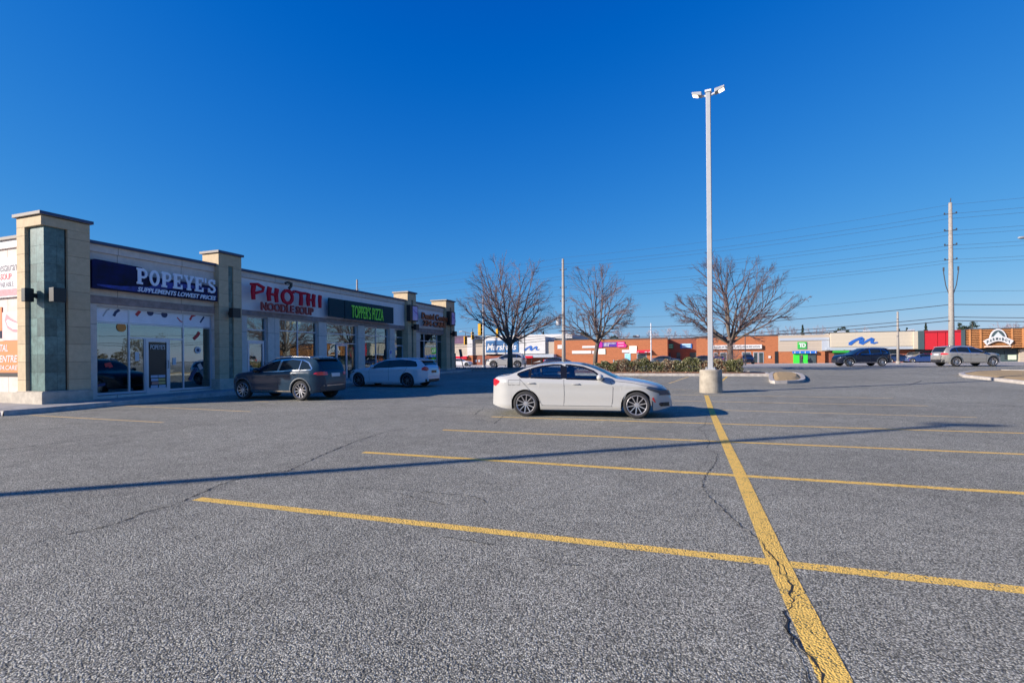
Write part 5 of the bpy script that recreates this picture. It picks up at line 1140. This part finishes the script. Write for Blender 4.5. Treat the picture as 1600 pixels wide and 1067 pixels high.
#@@CARS
# ------------------------------------------------------------------ cars
def curve(P):
    """smooth monotone curve through (x, v) points"""
    P = sorted(P); n = len(P); d = [(P[i+1][1]-P[i][1])/(P[i+1][0]-P[i][0]) for i in range(n-1)]; m_ = [d[0]]
    for i in range(1, n-1): m_.append(0 if d[i-1]*d[i] <= 0 else 2*d[i-1]*d[i]/(d[i-1]+d[i]))
    m_.append(d[-1])
    def f_(x):
        if x <= P[0][0]: return P[0][1]
        if x >= P[-1][0]: return P[-1][1]
        for i in range(n-1):
            if x <= P[i+1][0]:
                h = P[i+1][0]-P[i][0]; t = (x-P[i][0])/h
                return (2*t**3-3*t*t+1)*P[i][1]+(t**3-2*t*t+t)*h*m_[i]+(-2*t**3+3*t*t)*P[i+1][1]+(t**3-t*t)*h*m_[i+1]
    return f_
def interp(pts, k, v):      # pts list of tuples sorted along key k; returns other coordinate
    o = 1-k
    for a, b in zip(pts, pts[1:]):
        lo, hi = (a, b) if a[k] <= b[k] else (b, a)
        if lo[k]-1e-9 <= v <= hi[k]+1e-9:
            t = 0 if abs(hi[k]-lo[k]) < 1e-9 else (v-lo[k])/(hi[k]-lo[k]); return lo[o]+(hi[o]-lo[o])*t
    return None
class Car:
    def __init__(s, C):
        s.C = C; s.T = curve(C['top']); s.belt = curve(C['belt']); s.wb = C['wb']; s.x0 = C['top'][0][0]; s.x1 = C['top'][-1][0]; s.W = C['W']/2
        s.Hr = max(p[1] for p in C['top']); s.yr = C.get('yr', .60); s.cz = C.get('crown', .05); s.Ra = C['rw']+C.get('gap', .045); s.zb = C.get('zb', .20)
    def plan(s, x):
        L = s.x1-s.x0; a = (x-s.x0); b = (s.x1-x); w = s.W
        w -= .30*max(0, 1-a/.55)**2.2; w -= .42*max(0, 1-b/.85)**2.2
        w -= .05*max(0, 1-a/1.6)**2; w -= .05*max(0, 1-b/1.8)**2
        return w
    def sect(s, x, arch=True):
        T = s.T(x); W = s.plan(x); bz = min(s.belt(x), T-s.cz-.012); bot = s.zb
        e = min(x-s.x0, s.x1-x); bot += .10*max(0, 1-e/.5)**1.5
        if arch:
            for xw in (0, s.wb):
                q_ = s.Ra**2-(x-xw)**2
                if q_ > 0: bot = max(bot, s.C['rw']+math.sqrt(q_))
        c = s.cz; Wb = W-.035
        t = max(0, min(1, (T-c-bz)/(s.Hr-c-s.belt(s.wb*.5)))); ye = (Wb-.03)*(1-t)+min(s.yr, Wb-.05)*t
        P = [(0, T), (ye*.35, T-c*.10), (ye*.65, T-c*.35), (ye*.86, T-c*.66), (ye*.96, T-c*.88), (ye, T-c)]
        n = 16 if s.C.get('see') else 6
        for i in range(1, n+1):
            u = i/(n); z = (T-c)+(bz-(T-c))*u; y = ye+(Wb-ye)*(u**.88 if t > .05 else u); P.append((y, z))
        low = [(.0, -.0), (.09, .028), (.15, .035), (.22, .024), (.38, .030), (.58, .032), (.74, .014), (.82, .022), (.92, .012), (1.0, -.022)]
        crease = s.C.get('crease', .012)
        for u, dy in low[1:]:
            z = bz+(bot-bz)*u; zz = bz+(s.zb-bz)*u
            uu = (bz-z)/max(.05, bz-s.zb); d = .0
            for (ua, da), (ub, db) in zip(low, low[1:]):
                if ua-1e-9 <= uu <= ub+1e-9: d = da+(db-da)*(uu-ua)/(ub-ua)
            P.append((Wb+d, z))
        P.append((max(.2, P[-1][0]-.10), bot)); P.append((0, bot))
        return P
    def ys(s, x, z):
        P = s.sect(x, False)[5:-2]; v = interp(P, 1, z); return v if v is not None else (P[0][0] if z > P[0][1] else P[-1][0])
    def zt(s, x, y):
        P = s.sect(x, False)[:6]; y = abs(y); v = interp(P, 0, min(y, P[-1][0])); return v
    def xe(s, y, z, front):
        """surface x at the front or rear end for a given y,z"""
        a, b = (s.x1, s.wb) if front else (s.x0, 0)
        for i in range(200):
            x = a+(b-a)*i/199
            if s.T(x) >= z and s.plan(x) >= abs(y)+.0: 
                if abs(y) <= s.ys(x, z) or z > 0: return x
        return b
    def body(s, paint, r):
        see = s.C.get('see'); xs = set(); x = s.x0
        while x < s.x1: xs.add(round(x, 4)); x += .022 if (see or min(x-s.x0, s.x1-x) < .4) else .05
        def inside(px, pz, poly):
            c = False
            for (ax, az), (bx_, bz) in zip(poly, poly[1:]+poly[:1]):
                if (az > pz) != (bz > pz) and px < (bx_-ax)*(pz-az)/(bz-az)+ax: c = not c
            return c
        for xw in (0, s.wb):
            for k in range(-24, 25): xs.add(round(xw+s.Ra*math.sin(k/24*math.pi/2)*1.0, 4))
            xs.add(round(xw-s.Ra-.006, 4)); xs.add(round(xw+s.Ra+.006, 4))
        xs.add(s.x1); xs = sorted(xs); xs = [a for i, a in enumerate(xs) if i == 0 or a-xs[i-1] > .003]
        m_ = MB(); rows = []
        for x in xs:
            P = s.sect(x); k = m_.vs([(x, -y, z) for y, z in reversed(P)]+[(x, y, z) for y, z in P[1:-1]]); rows.append(k); n = 2*len(P)-2
        nl = len(P)
        for a, b in zip(rows, rows[1:]):
            for k in range(n):
                j = (k+1) % n
                if see:
                    V_ = [m_.v[i] for i in (a+k, b+k, b+j, a+j)]; cx = sum(v[0] for v in V_)/4; cy = sum(v[1] for v in V_)/4; cz_ = sum(v[2] for v in V_)/4; yr_ = s.sect(cx, False)[5][0]
                    if abs(cy) > yr_*.97 and cz_ > .9 and any(inside(cx, cz_, w) for w in s.C['windows']): continue
                    if cz_ > .9 and abs(cy) < yr_*.93 and any(q0+.03 < cx < q1-.03 for q0, q1 in (s.C['windscreen'], s.C['rearglass'])): continue
                under = (k in (0, n-1)) or (k == 1) or (k == n-2)
                m_.face((a+k, b+k, b+j, a+j), 1 if under else 0)
        m_.face([rows[0]+k for k in range(n)], 0); m_.face([rows[-1]+k for k in range(n)][::-1], 0)
        o = m_.build('body', [paint, M['black']], r, smooth=True)
        md = o.modifiers.new('edge', 'EDGE_SPLIT'); md.split_angle = R(38)
        return o
    # overlays -------------------------------------------------
    def side(s, poly, sgn, off=.006, nx=14, nz=8):
        m_ = MB(); zs = [p[1] for p in poly]; z0, z1 = min(zs), max(zs); rows = []
        for i in range(nz+1):
            z = z0+(z1-z0)*(i/nz); z = min(max(z, z0+1e-5), z1-1e-5); xs = []
            for a, b in zip(poly, poly[1:]+poly[:1]):
                if (a[1]-z)*(b[1]-z) <= 0 and a[1] != b[1]: xs.append(a[0]+(b[0]-a[0])*(z-a[1])/(b[1]-a[1]))
            xa, xb = min(xs), max(xs)
            rows.append(m_.vs([(xa+(xb-xa)*k/nx, sgn*(s.ys(xa+(xb-xa)*k/nx, z)+off), z) for k in range(nx+1)]))
        for a, b in zip(rows, rows[1:]):
            for k in range(nx): m_.face((a+k, a+k+1, b+k+1, b+k))
        return m_
    def sline(s, pts, sgn, w=.008, off=.004):
        m_ = MB(); P = []
        for a, b in zip(pts, pts[1:]):
            k = max(1, int(math.hypot(b[0]-a[0], b[1]-a[1])/.06))
            P += [(a[0]+(b[0]-a[0])*i/k, a[1]+(b[1]-a[1])*i/k) for i in range(k)]
        P.append(pts[-1]); A = []
        for i, p in enumerate(P):
            q0 = P[max(0, i-1)]; q1 = P[min(len(P)-1, i+1)]; dx, dz = q1[0]-q0[0], q1[1]-q0[1]; l = math.hypot(dx, dz) or 1
            n0 = (-dz/l*w/2, dx/l*w/2)
            A.append(m_.vs([(p[0]+e*n0[0], sgn*(s.ys(p[0]+e*n0[0], p[1]+e*n0[1])+off), p[1]+e*n0[1]) for e in (-1, 1)]))
        for a, b in zip(A, A[1:]): m_.face((a, a+1, b+1, b))
        return m_
    def top(s, xa, xb, fy, off=.006, nx=14, ny=14):
        m_ = MB(); rows = []
        for i in range(nx+1):
            x = xa+(xb-xa)*i/nx; P = s.sect(x, False); ye = P[5][0]*fy
            sl = (s.T(x+.01)-s.T(x-.01))/.02; nn = math.hypot(1, sl); ox, oz = -sl/nn*off, off/nn
            rows.append(m_.vs([(x+ox, ye*(2*k/ny-1), s.zt(x, ye*(2*k/ny-1))+oz) for k in range(ny+1)]))
        for a, b in zip(rows, rows[1:]):
            for k in range(ny): m_.face((a+k, a+k+1, b+k+1, b+k))
        return m_
def wheel(C, r, xw, sgn, style, y_out):
    rw = C['rw']; w = .21; rt = rw; ri = rw*C.get('rimf', .72); c = (xw, 0, rw); s = sgn
    wh = bpy.data.objects.new('wheel', None); COL.objects.link(wh); wh.parent = r
    t = MB(); Y = lambda d: s*(y_out-d)
    t.lathe([(ri, Y(.012)), (ri+.01, Y(.0)), (rt-.035, Y(-.004)), (rt-.008, Y(.02)), (rt, Y(.05)), (rt, Y(w-.05)), (rt-.03, Y(w)), (ri, Y(w)), (ri, Y(.012))], 44, 'y', c); t.build('tyre', M['tireblack'], wh, smooth=True).modifiers.new('e', 'EDGE_SPLIT').split_angle = R(50)
    b = MB(); b.lathe([(ri, Y(.05)), (ri*.97, Y(.09)), (ri*.9, Y(.14)), (0.0, Y(.14))], 40, 'y', c); b.build('brake_disc', M['rim_dark'], wh)
    m_ = MB(); m_.lathe([(ri-.022, Y(.05)), (ri-.018, Y(.012)), (ri-.006, Y(.0)), (ri+.004, Y(.008)), (ri+.002, Y(.05))], 44, 'y', c)
    m_.lathe([(0, Y(.022)), (.055, Y(.024)), (.066, Y(.05)), (.066, Y(.09))], 20, 'y', c)
    n = style[0]; dbl = style[1]; sw = style[2]
    for k in range(n):
        for off_ in ((-dbl, dbl) if dbl else (0,)):
            a = 2*math.pi*k/n+.2+off_; a2 = 2*math.pi*k/n+.2+off_*2.1 if dbl else a
            p0 = Vector((math.cos(a)*.045, 0, math.sin(a)*.045)); p1 = Vector((math.cos(a2)*(ri-.012), 0, math.sin(a2)*(ri-.012)))
            d = (p1-p0).normalized(); q_ = Vector((-d.z, 0, d.x)); cc = Vector(c); pts = []
            for p, hw, dy in ((p0, sw*.55, .03), (p1, sw*.42, .012)):
                for e in (-1, 1): pts.append(cc+p+q_*e*hw+Vector((0, Y(dy), 0)))
                for e in (-1, 1): pts.append(cc+p+q_*e*hw*1.2+Vector((0, Y(dy+.035), 0)))
            i = m_.vs(pts)
            m_.face((i, i+1, i+5, i+4)); m_.face((i, i+4, i+6, i+2)); m_.face((i+1, i+3, i+7, i+5)); m_.face((i+2, i+6, i+7, i+3))
    o = m_.build('rim', [C.get('rimmat', M['rim'])], wh)
    return wh
def build_car(C, label, loc, rz, paint, detail=True):
    car = Car(C); r = thing(C['name'], label, C.get('cat', 'car'), loc, rz); S0 = car.x0; S1 = car.x1
    car.body(paint, r)
    nm = C['name']
    sides = (1, -1)
    for sg in sides:
        for k, w in enumerate(C['windows']):
            if C.get('see'):
                car.sline(w+[w[0]], sg, .042, .005).build('window_trim', C.get('trimmat', M['black_gloss']), r, fix=False)
            elif k == 0:
                tr = car.side(C['trim'], sg, .0035, 24, 12); tr.build('window_trim', C.get('trimmat', M['black_gloss']), r, smooth=True)
            car.side(w, sg, .003 if C.get('see') else .008, 14, 10).build('window', M['car_clear'] if C.get('see') else M['carglass'], r, smooth=True)
        for pl_ in C.get('seams', []): 
            if detail: car.sline(pl_, sg, .009 if nm == 'sedan' else .012, .0035).build('door_gap', M['seam'], r, fix=False)
        if detail:
            for (hx, hz) in C['handles']:
                y = car.ys(hx, hz); h = MB(); h.tube([(hx-.10, sg*(y-.005), hz), (hx-.08, sg*(y+.028), hz), (hx+.08, sg*(y+.028), hz-.003), (hx+.10, sg*(y-.005), hz-.003)], .011, 8); h.build('door_handle', paint, r, smooth=True)
            mx, mz = C['mirror']; y = car.ys(mx, mz)
            h = MB(); h.ell((mx, sg*(y+.14), mz+.05), (.09, .125, .085), 14, 10); h.build('mirror', C.get('mirrormat', paint), r, smooth=True)
            h = MB(); h.tube([(mx+.03, sg*(y-.02), mz-.02), (mx+.01, sg*(y+.10), mz)], .022, 6); h.ell((mx-.01, sg*(y+.12), mz+.002), (.065, .10, .035), 12, 6); h.build('mirror_foot', M['black'], r, smooth=True)
            car.sline([(car.wb*0+C['rw']+.06, car.zb+.07), (car.wb-C['rw']-.06, car.zb+.07)], sg, C.get('sillw', .03), .004).build('sill_trim', C.get('sillmat', paint), r, fix=False)
        if C.get('flares'):
            for xw in (0, car.wb):
                m_ = MB(); rows = []
                for i in range(25):
                    a = math.pi*i/24; rows.append(m_.vs([(xw+math.cos(a)*q_, sg*(car.ys(min(max(xw+math.cos(a)*q_, S0+.02), S1-.02), max(C['rw']+math.sin(a)*q_, car.zb+.02))+dy), C['rw']+math.sin(a)*q_) for q_, dy in ((car.Ra-.004, -.03), (car.Ra, .012), (car.Ra+.055, .010), (car.Ra+.06, -.01))]))
                for a, b in zip(rows, rows[1:]):
                    for k in range(3): m_.face((a+k, a+k+1, b+k+1, b+k))
                m_.build('arch_trim', C['flares'], r, smooth=True)
        for nme, poly, mt in C['lamps']: car.side(poly, sg, .006, 10, 8).build(nme, M[mt], r, smooth=True)
    xa, xb = C['windscreen']; car.top(xa, xb, C.get('wsf', .95)).build('windscreen', M['car_clear'] if C.get('see') else M['carglass'], r, smooth=True)
    xa, xb = C['rearglass']; car.top(xa, xb, .90).build('rear_window', M['car_clear'] if C.get('see') else M['carglass'], r, smooth=True)
    for xw in (0, car.wb):
        for sg in sides: wheel(C, r, xw, sg, C['rimstyle'], car.plan(xw)-.015)
    # front and rear end pieces
    def endp(name, mt, y0, y1, z0, z1, front, off=.006, ny=8, nz=4):
        m_ = MB(); rows = []
        for i in range(nz+1):
            z = z0+(z1-z0)*i/nz
            rows.append(m_.vs([(car.xe(y0+(y1-y0)*k/ny, z, front)+(off if front else -off), y0+(y1-y0)*k/ny, z) for k in range(ny+1)]))
        for a, b in zip(rows, rows[1:]):
            for k in range(ny): m_.face((a+k, a+k+1, b+k+1, b+k))
        return m_.build(name, mt if not isinstance(mt, str) else M[mt], r, smooth=True)
    for e in C['ends']: endp(*e)
    ri = C.get('rails')
    if ri:
        for sg in sides:
            P = [(x, sg*(car.sect(x)[5][0]-.02), car.sect(x)[5][1]+.045) for x in [ri[0]+(ri[1]-ri[0])*i/14 for i in range(15)]]
            P = [(P[0][0]-.05, P[0][1], P[0][2]-.05)]+P+[(P[-1][0]+.05, P[-1][1], P[-1][2]-.05)]
            m_ = MB(); m_.tube(P, .018, 6); m_.build('roof_rail', M['chrome'], r, smooth=True)
    if C.get('spoiler'):
        x, dz = C['spoiler']; m_ = MB(); w = car.sect(x)[5][0]*.95; z = car.T(x); m_.prism([(x-.22, z-.05+dz), (x-.20, z-.015+dz), (x+.08, z+.012), (x+.08, z-.03)], 'y', -w, w); m_.build('spoiler', paint, r, bevel=.01)
    return r, car
SED = dict(see=True, name='sedan', wb=2.81, W=1.81, rw=.335, rimf=.74, top=[(-.97, .50), (-.965, .70), (-.95, .90), (-.92, 1.02), (-.86, 1.065), (-.70, 1.09), (-.50, 1.12), (-.30, 1.19), (0, 1.315), (.3, 1.392), (.6, 1.425), (.9, 1.435), (1.2, 1.425), (1.5, 1.38), (1.75, 1.30), (2.0, 1.19), (2.2, 1.09), (2.36, 1.03), (2.6, 1.0), (2.9, .955), (3.15, .905), (3.35, .845), (3.50, .77), (3.60, .67), (3.64, .56), (3.66, .46)],
    belt=[(-.97, .96), (-.4, 1.0), (0, 1.0), (1.2, .965), (2.2, .94), (2.8, .90), (3.3, .80), (3.66, .5)], yr=.585, crown=.045, zb=.19,
    trim=[(-.30, 1.10), (-.16, 1.015), (1.0, .985), (2.12, .955), (2.14, .985), (1.78, 1.21), (1.50, 1.315), (1.15, 1.365), (.75, 1.375), (.35, 1.335), (.02, 1.245), (-.20, 1.155)],
    windows=[[(-.235, 1.115), (-.12, 1.035), (.09, 1.03), (.09, 1.24), (-.02, 1.20), (-.16, 1.15)], [(.125, 1.03), (.945, 1.005), (.91, 1.345), (.70, 1.35), (.36, 1.31), (.125, 1.25)], [(1.065, 1.0), (2.02, .975), (1.74, 1.19), (1.47, 1.29), (1.14, 1.34), (1.03, 1.345)]],
    seams=[[(-.17, 1.01), (-.05, .88), (.28, .52), (.38, .40), (.45, .30)], [(1.005, .98), (1.02, .60), (1.0, .30)], [(2.17, .94), (2.24, .78), (2.23, .50), (2.20, .30)], [(.42, .30), (2.22, .30)], [(-.46, .96), (-.14, .96)], [(-.46, .96), (-.46, .83), (-.15, .83), (-.14, .96)], [(3.30, .76), (2.7, .895), (2.2, .945)]],
    handles=[(.16, .885), (1.32, .865)], mirror=(1.93, .985), windscreen=(1.40, 2.30), wsf=.94, rearglass=(-.42, .22), rimstyle=(10, 0, .022),
    lamps=[('tail_lamp', [(-.94, .80), (-.86, .79), (-.72, .90), (-.74, .95), (-.90, .99), (-.94, .98)], 'lamp_red'), ('headlamp', [(3.02, .765), (3.14, .70), (3.42, .60), (3.58, .60), (3.56, .70), (3.36, .755), (3.08, .80)], 'lamp_clear'), ('side_marker', [(3.17, .50), (3.24, .40), (3.27, .40), (3.21, .54)], 'lamp_red')],
    ends=[('tail_lamp', 'lamp_red', .42, .72, .88, .98, False), ('tail_lamp', 'lamp_red', -.72, -.42, .88, .98, False), ('number_plate', 'white', -.25, .25, .62, .74, False), ('grille', 'black_gloss', .03, .30, .52, .68, True), ('grille', 'black_gloss', -.30, -.03, .52, .68, True), ('headlamp', 'lamp_clear', .42, .72, .58, .70, True), ('headlamp', 'lamp_clear', -.72, -.42, .58, .70, True), ('air_intake', 'black', -.70, .70, .30, .40, True, .008)])
white_paint = carpaint('white_car_paint', (.43, .425, .41), .0, .22)
gR = G(818, 650.5); gF = G(992, 654)
hd = math.atan2(gF.y-gR.y, gF.x-gR.x); off_ = Vector((-math.sin(hd), math.cos(hd), 0))*.86
sed, carS = build_car(SED, 'white four door sedan parked across the stall lines in the middle of the lot', (gR.x+off_.x+.06, gR.y+off_.y, 0), hd, white_paint); sed.scale = (1.015, 1, 1)
for sg in (1, -1): carS.side([(.955, 1.0), (1.05, 1.0), (1.03, 1.35), (.92, 1.352)], sg, .0065, 3, 8).build('door_pillar', M['black_gloss'], sed, smooth=True)
m_ = MB(); m_.prism([(.02, 1.405), (.14, 1.44), (.22, 1.47), (.24, 1.43)], 'y', -.02, .02); m_.build('antenna_fin', white_paint, sed)
seatm = mat('seat_cloth', (.22, .26, .30), .8); 
for sx, bx0 in ((1.15, 0), (.30, 1)):
    for sy in (-.36, .36):
        m_ = MB(); m_.prism([(sx-.18, .45), (sx+.38, .48), (sx+.38, .60), (sx-.02, .60), (sx-.16, 1.10), (sx-.30, 1.08)], 'y', sy-.25, sy+.25); m_.build('seat', seatm, sed, bevel=.04)
        m_ = MB(); m_.box(sx-.30, sx-.19, sy-.13, sy+.13, 1.12, 1.27); m_.build('headrest', seatm, sed, bevel=.03)
m_ = MB(); m_.prism([(1.80, .70), (2.3, .70), (2.3, .96), (2.0, .98), (1.82, .92)], 'y', -.72, .72); m_.build('dashboard', M['black'], sed)
m_ = MB(); m_.tube([(1.72+.05*math.sin(a), .36+.18*math.cos(a), .88+.17*math.sin(a)) for a in [i*math.pi/8 for i in range(17)]], .015, 6, False); m_.build('steering_wheel', M['black'], sed)
m_ = MB(); m_.box(-.55, 2.3, -.74, .74, .40, .44); m_.build('cabin_floor', M['black'], sed)
for x, z_, y in ((3.27, .40, 0),):
    for sg in (-1, 1): b = MB(); yy = carS.ys(3.36, .36); b.ell((3.38, sg*(yy-.01), .36), (.075, .03, .035), 12, 6); b.build('fog_lamp', M['black_gloss'], sed, smooth=True)
SUV = dict(name='suv', wb=2.68, W=1.85, rw=.365, rimf=.72, gap=.05, zb=.26, top=[(-.90, .50), (-.895, .72), (-.88, .95), (-.84, 1.06), (-.78, 1.15), (-.66, 1.36), (-.55, 1.50), (-.45, 1.555), (-.2, 1.585), (.2, 1.605), (.6, 1.61), (1.0, 1.60), (1.3, 1.565), (1.6, 1.46), (1.9, 1.30), (2.15, 1.17), (2.3, 1.11), (2.6, 1.075), (2.9, 1.045), (3.2, .98), (3.38, .90), (3.48, .80), (3.54, .68), (3.56, .5)],
    belt=[(-.9, 1.06), (0, 1.075), (1.2, 1.04), (2.3, 1.01), (2.9, .97), (3.3, .85), (3.56, .55)], yr=.62, crown=.05,
    trim=[(-.50, 1.17), (-.42, 1.09), (1.1, 1.055), (2.12, 1.02), (2.14, 1.05), (1.78, 1.29), (1.45, 1.44), (1.1, 1.51), (.5, 1.53), (0, 1.50), (-.28, 1.40)], trimmat=M['chrome'],
    windows=[[(-.44, 1.17), (-.38, 1.115), (.06, 1.105), (.06, 1.475), (-.24, 1.375)], [(.10, 1.105), (.96, 1.085), (.93, 1.495), (.5, 1.505), (.10, 1.485)], [(1.06, 1.08), (2.03, 1.05), (1.72, 1.28), (1.40, 1.42), (1.09, 1.485), (1.04, 1.49)]],
    seams=[[(.02, 1.06), (.05, .90), (.40, .55), (.45, .36)], [(1.02, 1.05), (1.02, .40)], [(2.12, 1.02), (2.18, .85), (2.15, .40)]], handles=[(.30, .955), (1.40, .93)], mirror=(1.92, 1.06), mirrormat=M['black_gloss'],
    windscreen=(1.32, 2.24), rearglass=(-.79, -.56), rimstyle=(5, .17, .026), flares=mat('grey_trim', (.06, .075, .09), .5), rails=(-.3, 1.3), spoiler=(-.44, .0),
    lamps=[('tail_lamp', [(-.86, .92), (-.55, .96), (-.60, 1.02), (-.84, 1.06)], 'lamp_red'), ('headlamp', [(2.98, .80), (3.36, .72), (3.42, .80), (3.2, .90), (3.0, .90)], 'lamp_clear')],
    ends=[('tail_lamp', 'lamp_red', .46, .80, .92, 1.04, False), ('tail_lamp', 'lamp_red', -.80, -.46, .92, 1.04, False), ('number_plate', 'white', -.25, .25, .86, .99, False), ('rear_bumper', mat('dark_bumper', (.03, .03, .035), .5), -.72, .72, .34, .52, False, .012), ('reflector', 'chrome', -.65, .65, .53, .55, False, .014), ('grille', 'black_gloss', -.40, .40, .45, .80, True)], sillw=.05, sillmat=M['chrome'])
grey_paint = mat('grey_car_paint', (.012, .034, .062), .22, spec=.35, coat=.2)
gR = G(470, 626); rzp = R(180)-AZ
gF = G(377, 624); rz1 = math.atan2(gF.y-gR.y, gF.x-gR.x); rz1 = .6*rz1+.4*(rzp) if rz1 > 0 else rzp
offp = lambda rz, w: Vector((-math.sin(rz), math.cos(rz), 0))*w
o_ = gR-offp(rz1, .86)
# near side of a car that heads left is its left side (+y)
build_car(SUV, 'dark blue grey suv parked nose in by the second pillar', (o_.x, o_.y, gz(o_.y)), rz1, grey_paint)
WAG = dict(name='station_wagon', wb=2.87, W=1.85, rw=.345, rimf=.76, gap=.045, zb=.20, top=[(-1.02, .50), (-1.015, .72), (-1.0, .92), (-.95, 1.0), (-.85, 1.10), (-.72, 1.25), (-.62, 1.335), (-.4, 1.385), (0, 1.42), (.5, 1.44), (.9, 1.44), (1.2, 1.425), (1.5, 1.37), (1.8, 1.25), (2.1, 1.11), (2.25, 1.04), (2.4, 1.0), (2.8, .965), (3.1, .92), (3.4, .85), (3.58, .77), (3.68, .66), (3.73, .5)],
    belt=[(-1.02, .96), (0, .985), (1.2, .955), (2.3, .93), (3, .88), (3.5, .74), (3.73, .5)], yr=.60, crown=.045,
    trim=[(-.56, 1.06), (-.50, 1.01), (1.1, .97), (2.12, .94), (2.12, .97), (1.78, 1.19), (1.45, 1.31), (1.1, 1.355), (.5, 1.365), (0, 1.345), (-.40, 1.27)],
    windows=[[(-.50, 1.06), (-.46, 1.03), (.06, 1.02), (.06, 1.325), (-.35, 1.245)], [(.12, 1.02), (1.0, 1.0), (.97, 1.335), (.5, 1.34), (.12, 1.33)], [(1.10, .995), (2.04, .965), (1.73, 1.175), (1.42, 1.285), (1.12, 1.325)]],
    seams=[[(.02, .99), (.06, .85), (.40, .50), (.45, .30)], [(1.05, .98), (1.05, .32)], [(2.15, .94), (2.2, .80), (2.18, .32)]], handles=[(.32, .87), (1.42, .85)], mirror=(1.95, .98),
    windscreen=(1.32, 2.22), rearglass=(-.86, -.62), rimstyle=(5, .14, .02), rimmat=mat('dark_alloy', (.22, .22, .24), .3, metal=.8), rails=(-.3, 1.2), spoiler=(-.58, .0),
    lamps=[('tail_lamp', [(-.99, .80), (-.78, .84), (-.76, .90), (-.86, 1.02), (-.97, 1.0)], 'lamp_red'), ('headlamp', [(3.1, .76), (3.52, .64), (3.56, .72), (3.15, .83)], 'lamp_clear')],
    ends=[('tail_lamp', 'lamp_red', .52, .80, .84, .97, False), ('tail_lamp', 'lamp_red', -.80, -.52, .84, .97, False), ('number_plate', 'black_gloss', -.25, .25, .70, .82, False), ('rear_bumper', 'black', -.70, .70, .28, .40, False, .012), ('grille', 'black_gloss', -.36, .36, .42, .68, True)], sillw=.03)
gR = G(636.5, 605.5); o_ = gR-offp(rzp, .86)
build_car(WAG, 'white station wagon parked in the shade before the far shops', (o_.x, o_.y, gz(o_.y)), rzp, carpaint('cool_white_paint', (.58, .60, .64), 0, .22))
# ---- traffic and parked cars further off
def place(C, label, px, Y, rz, paint, near=-1, detail=True, dz=.0):
    p = at(px, 570, Y); return build_car(C, label, (p.x, p.y, gz(Y)+dz), rz, paint, detail)
ra = -AZ+R(8)
def centred(C, px, Y, rz):
    mid = C['wb']*.5; p = at(px, 570, Y); return (p.x-math.cos(rz)*mid, p.y-math.sin(rz)*mid, gz(Y)+.008)
def far_car(C, label, px, Y, rz, col, metal=.0, sc=1.0):
    C2 = dict(C); r, _ = build_car(C2, label, centred(C, px, Y, rz), rz, carpaint('paint_'+label.split()[0]+str(int(px)), col, metal, .25)); r.scale = (sc, sc, sc); return r
far_car(SUV, 'silver suv on the road behind the first bare tree trunk', 791, 57.5, R(180)-R(6), (.48, .46, .44), .2)
far_car(SUV, 'black suv driving left in front of the cream mall wall', 1346, 49, R(180)-R(5), (.008, .012, .03), .2, 1.08)
far_car(SUV, 'beige grey suv driving right below the big power pole', 1506, 45.5, R(-4), (.33, .31, .28), .3, 1.12)
SED2 = dict(SED); SED2['seams'] = []; SED2['see'] = False; 
far_car(SED2, 'dark blue sedan parked between the black suv and the grey pole', 1404, 82, R(-14), (.015, .04, .12), .3)
far_car(SED2, 'blue sedan parked just left of the beige grey suv', 1438, 80, R(166), (.02, .06, .2), .3)
far_car(WAG, 'small white car at the mall kerb seen past the plaza corner', 720, 96, R(-16), (.6, .6, .62))
far_car(SED2, 'dark sedan behind the hedge below the green and blue signs', 1042, 80, R(-18), (.05, .07, .10), .3)
far_car(SED2, 'dark grey sedan behind the hedge left of the lamp post', 1094, 80, R(162), (.03, .035, .05), .3)
far_car(SED2, 'blue car behind the hedge just right of the lamp post', 1122, 86, R(75), (.02, .06, .18), .3)
far_car(SUV, 'dark car parked nose on at the right end of the hedge', 1168, 84, R(250), (.015, .02, .05), .3)
far_car(SED2, 'dark blue car whose roof shows just above the white sedan', 872, 84, R(-18), (.02, .03, .08), .3)
far_car(SUV, 'white van shaped car with a dark window by the mall entrance', 1429, 86, R(215), (.6, .6, .6), 0, 1.12)
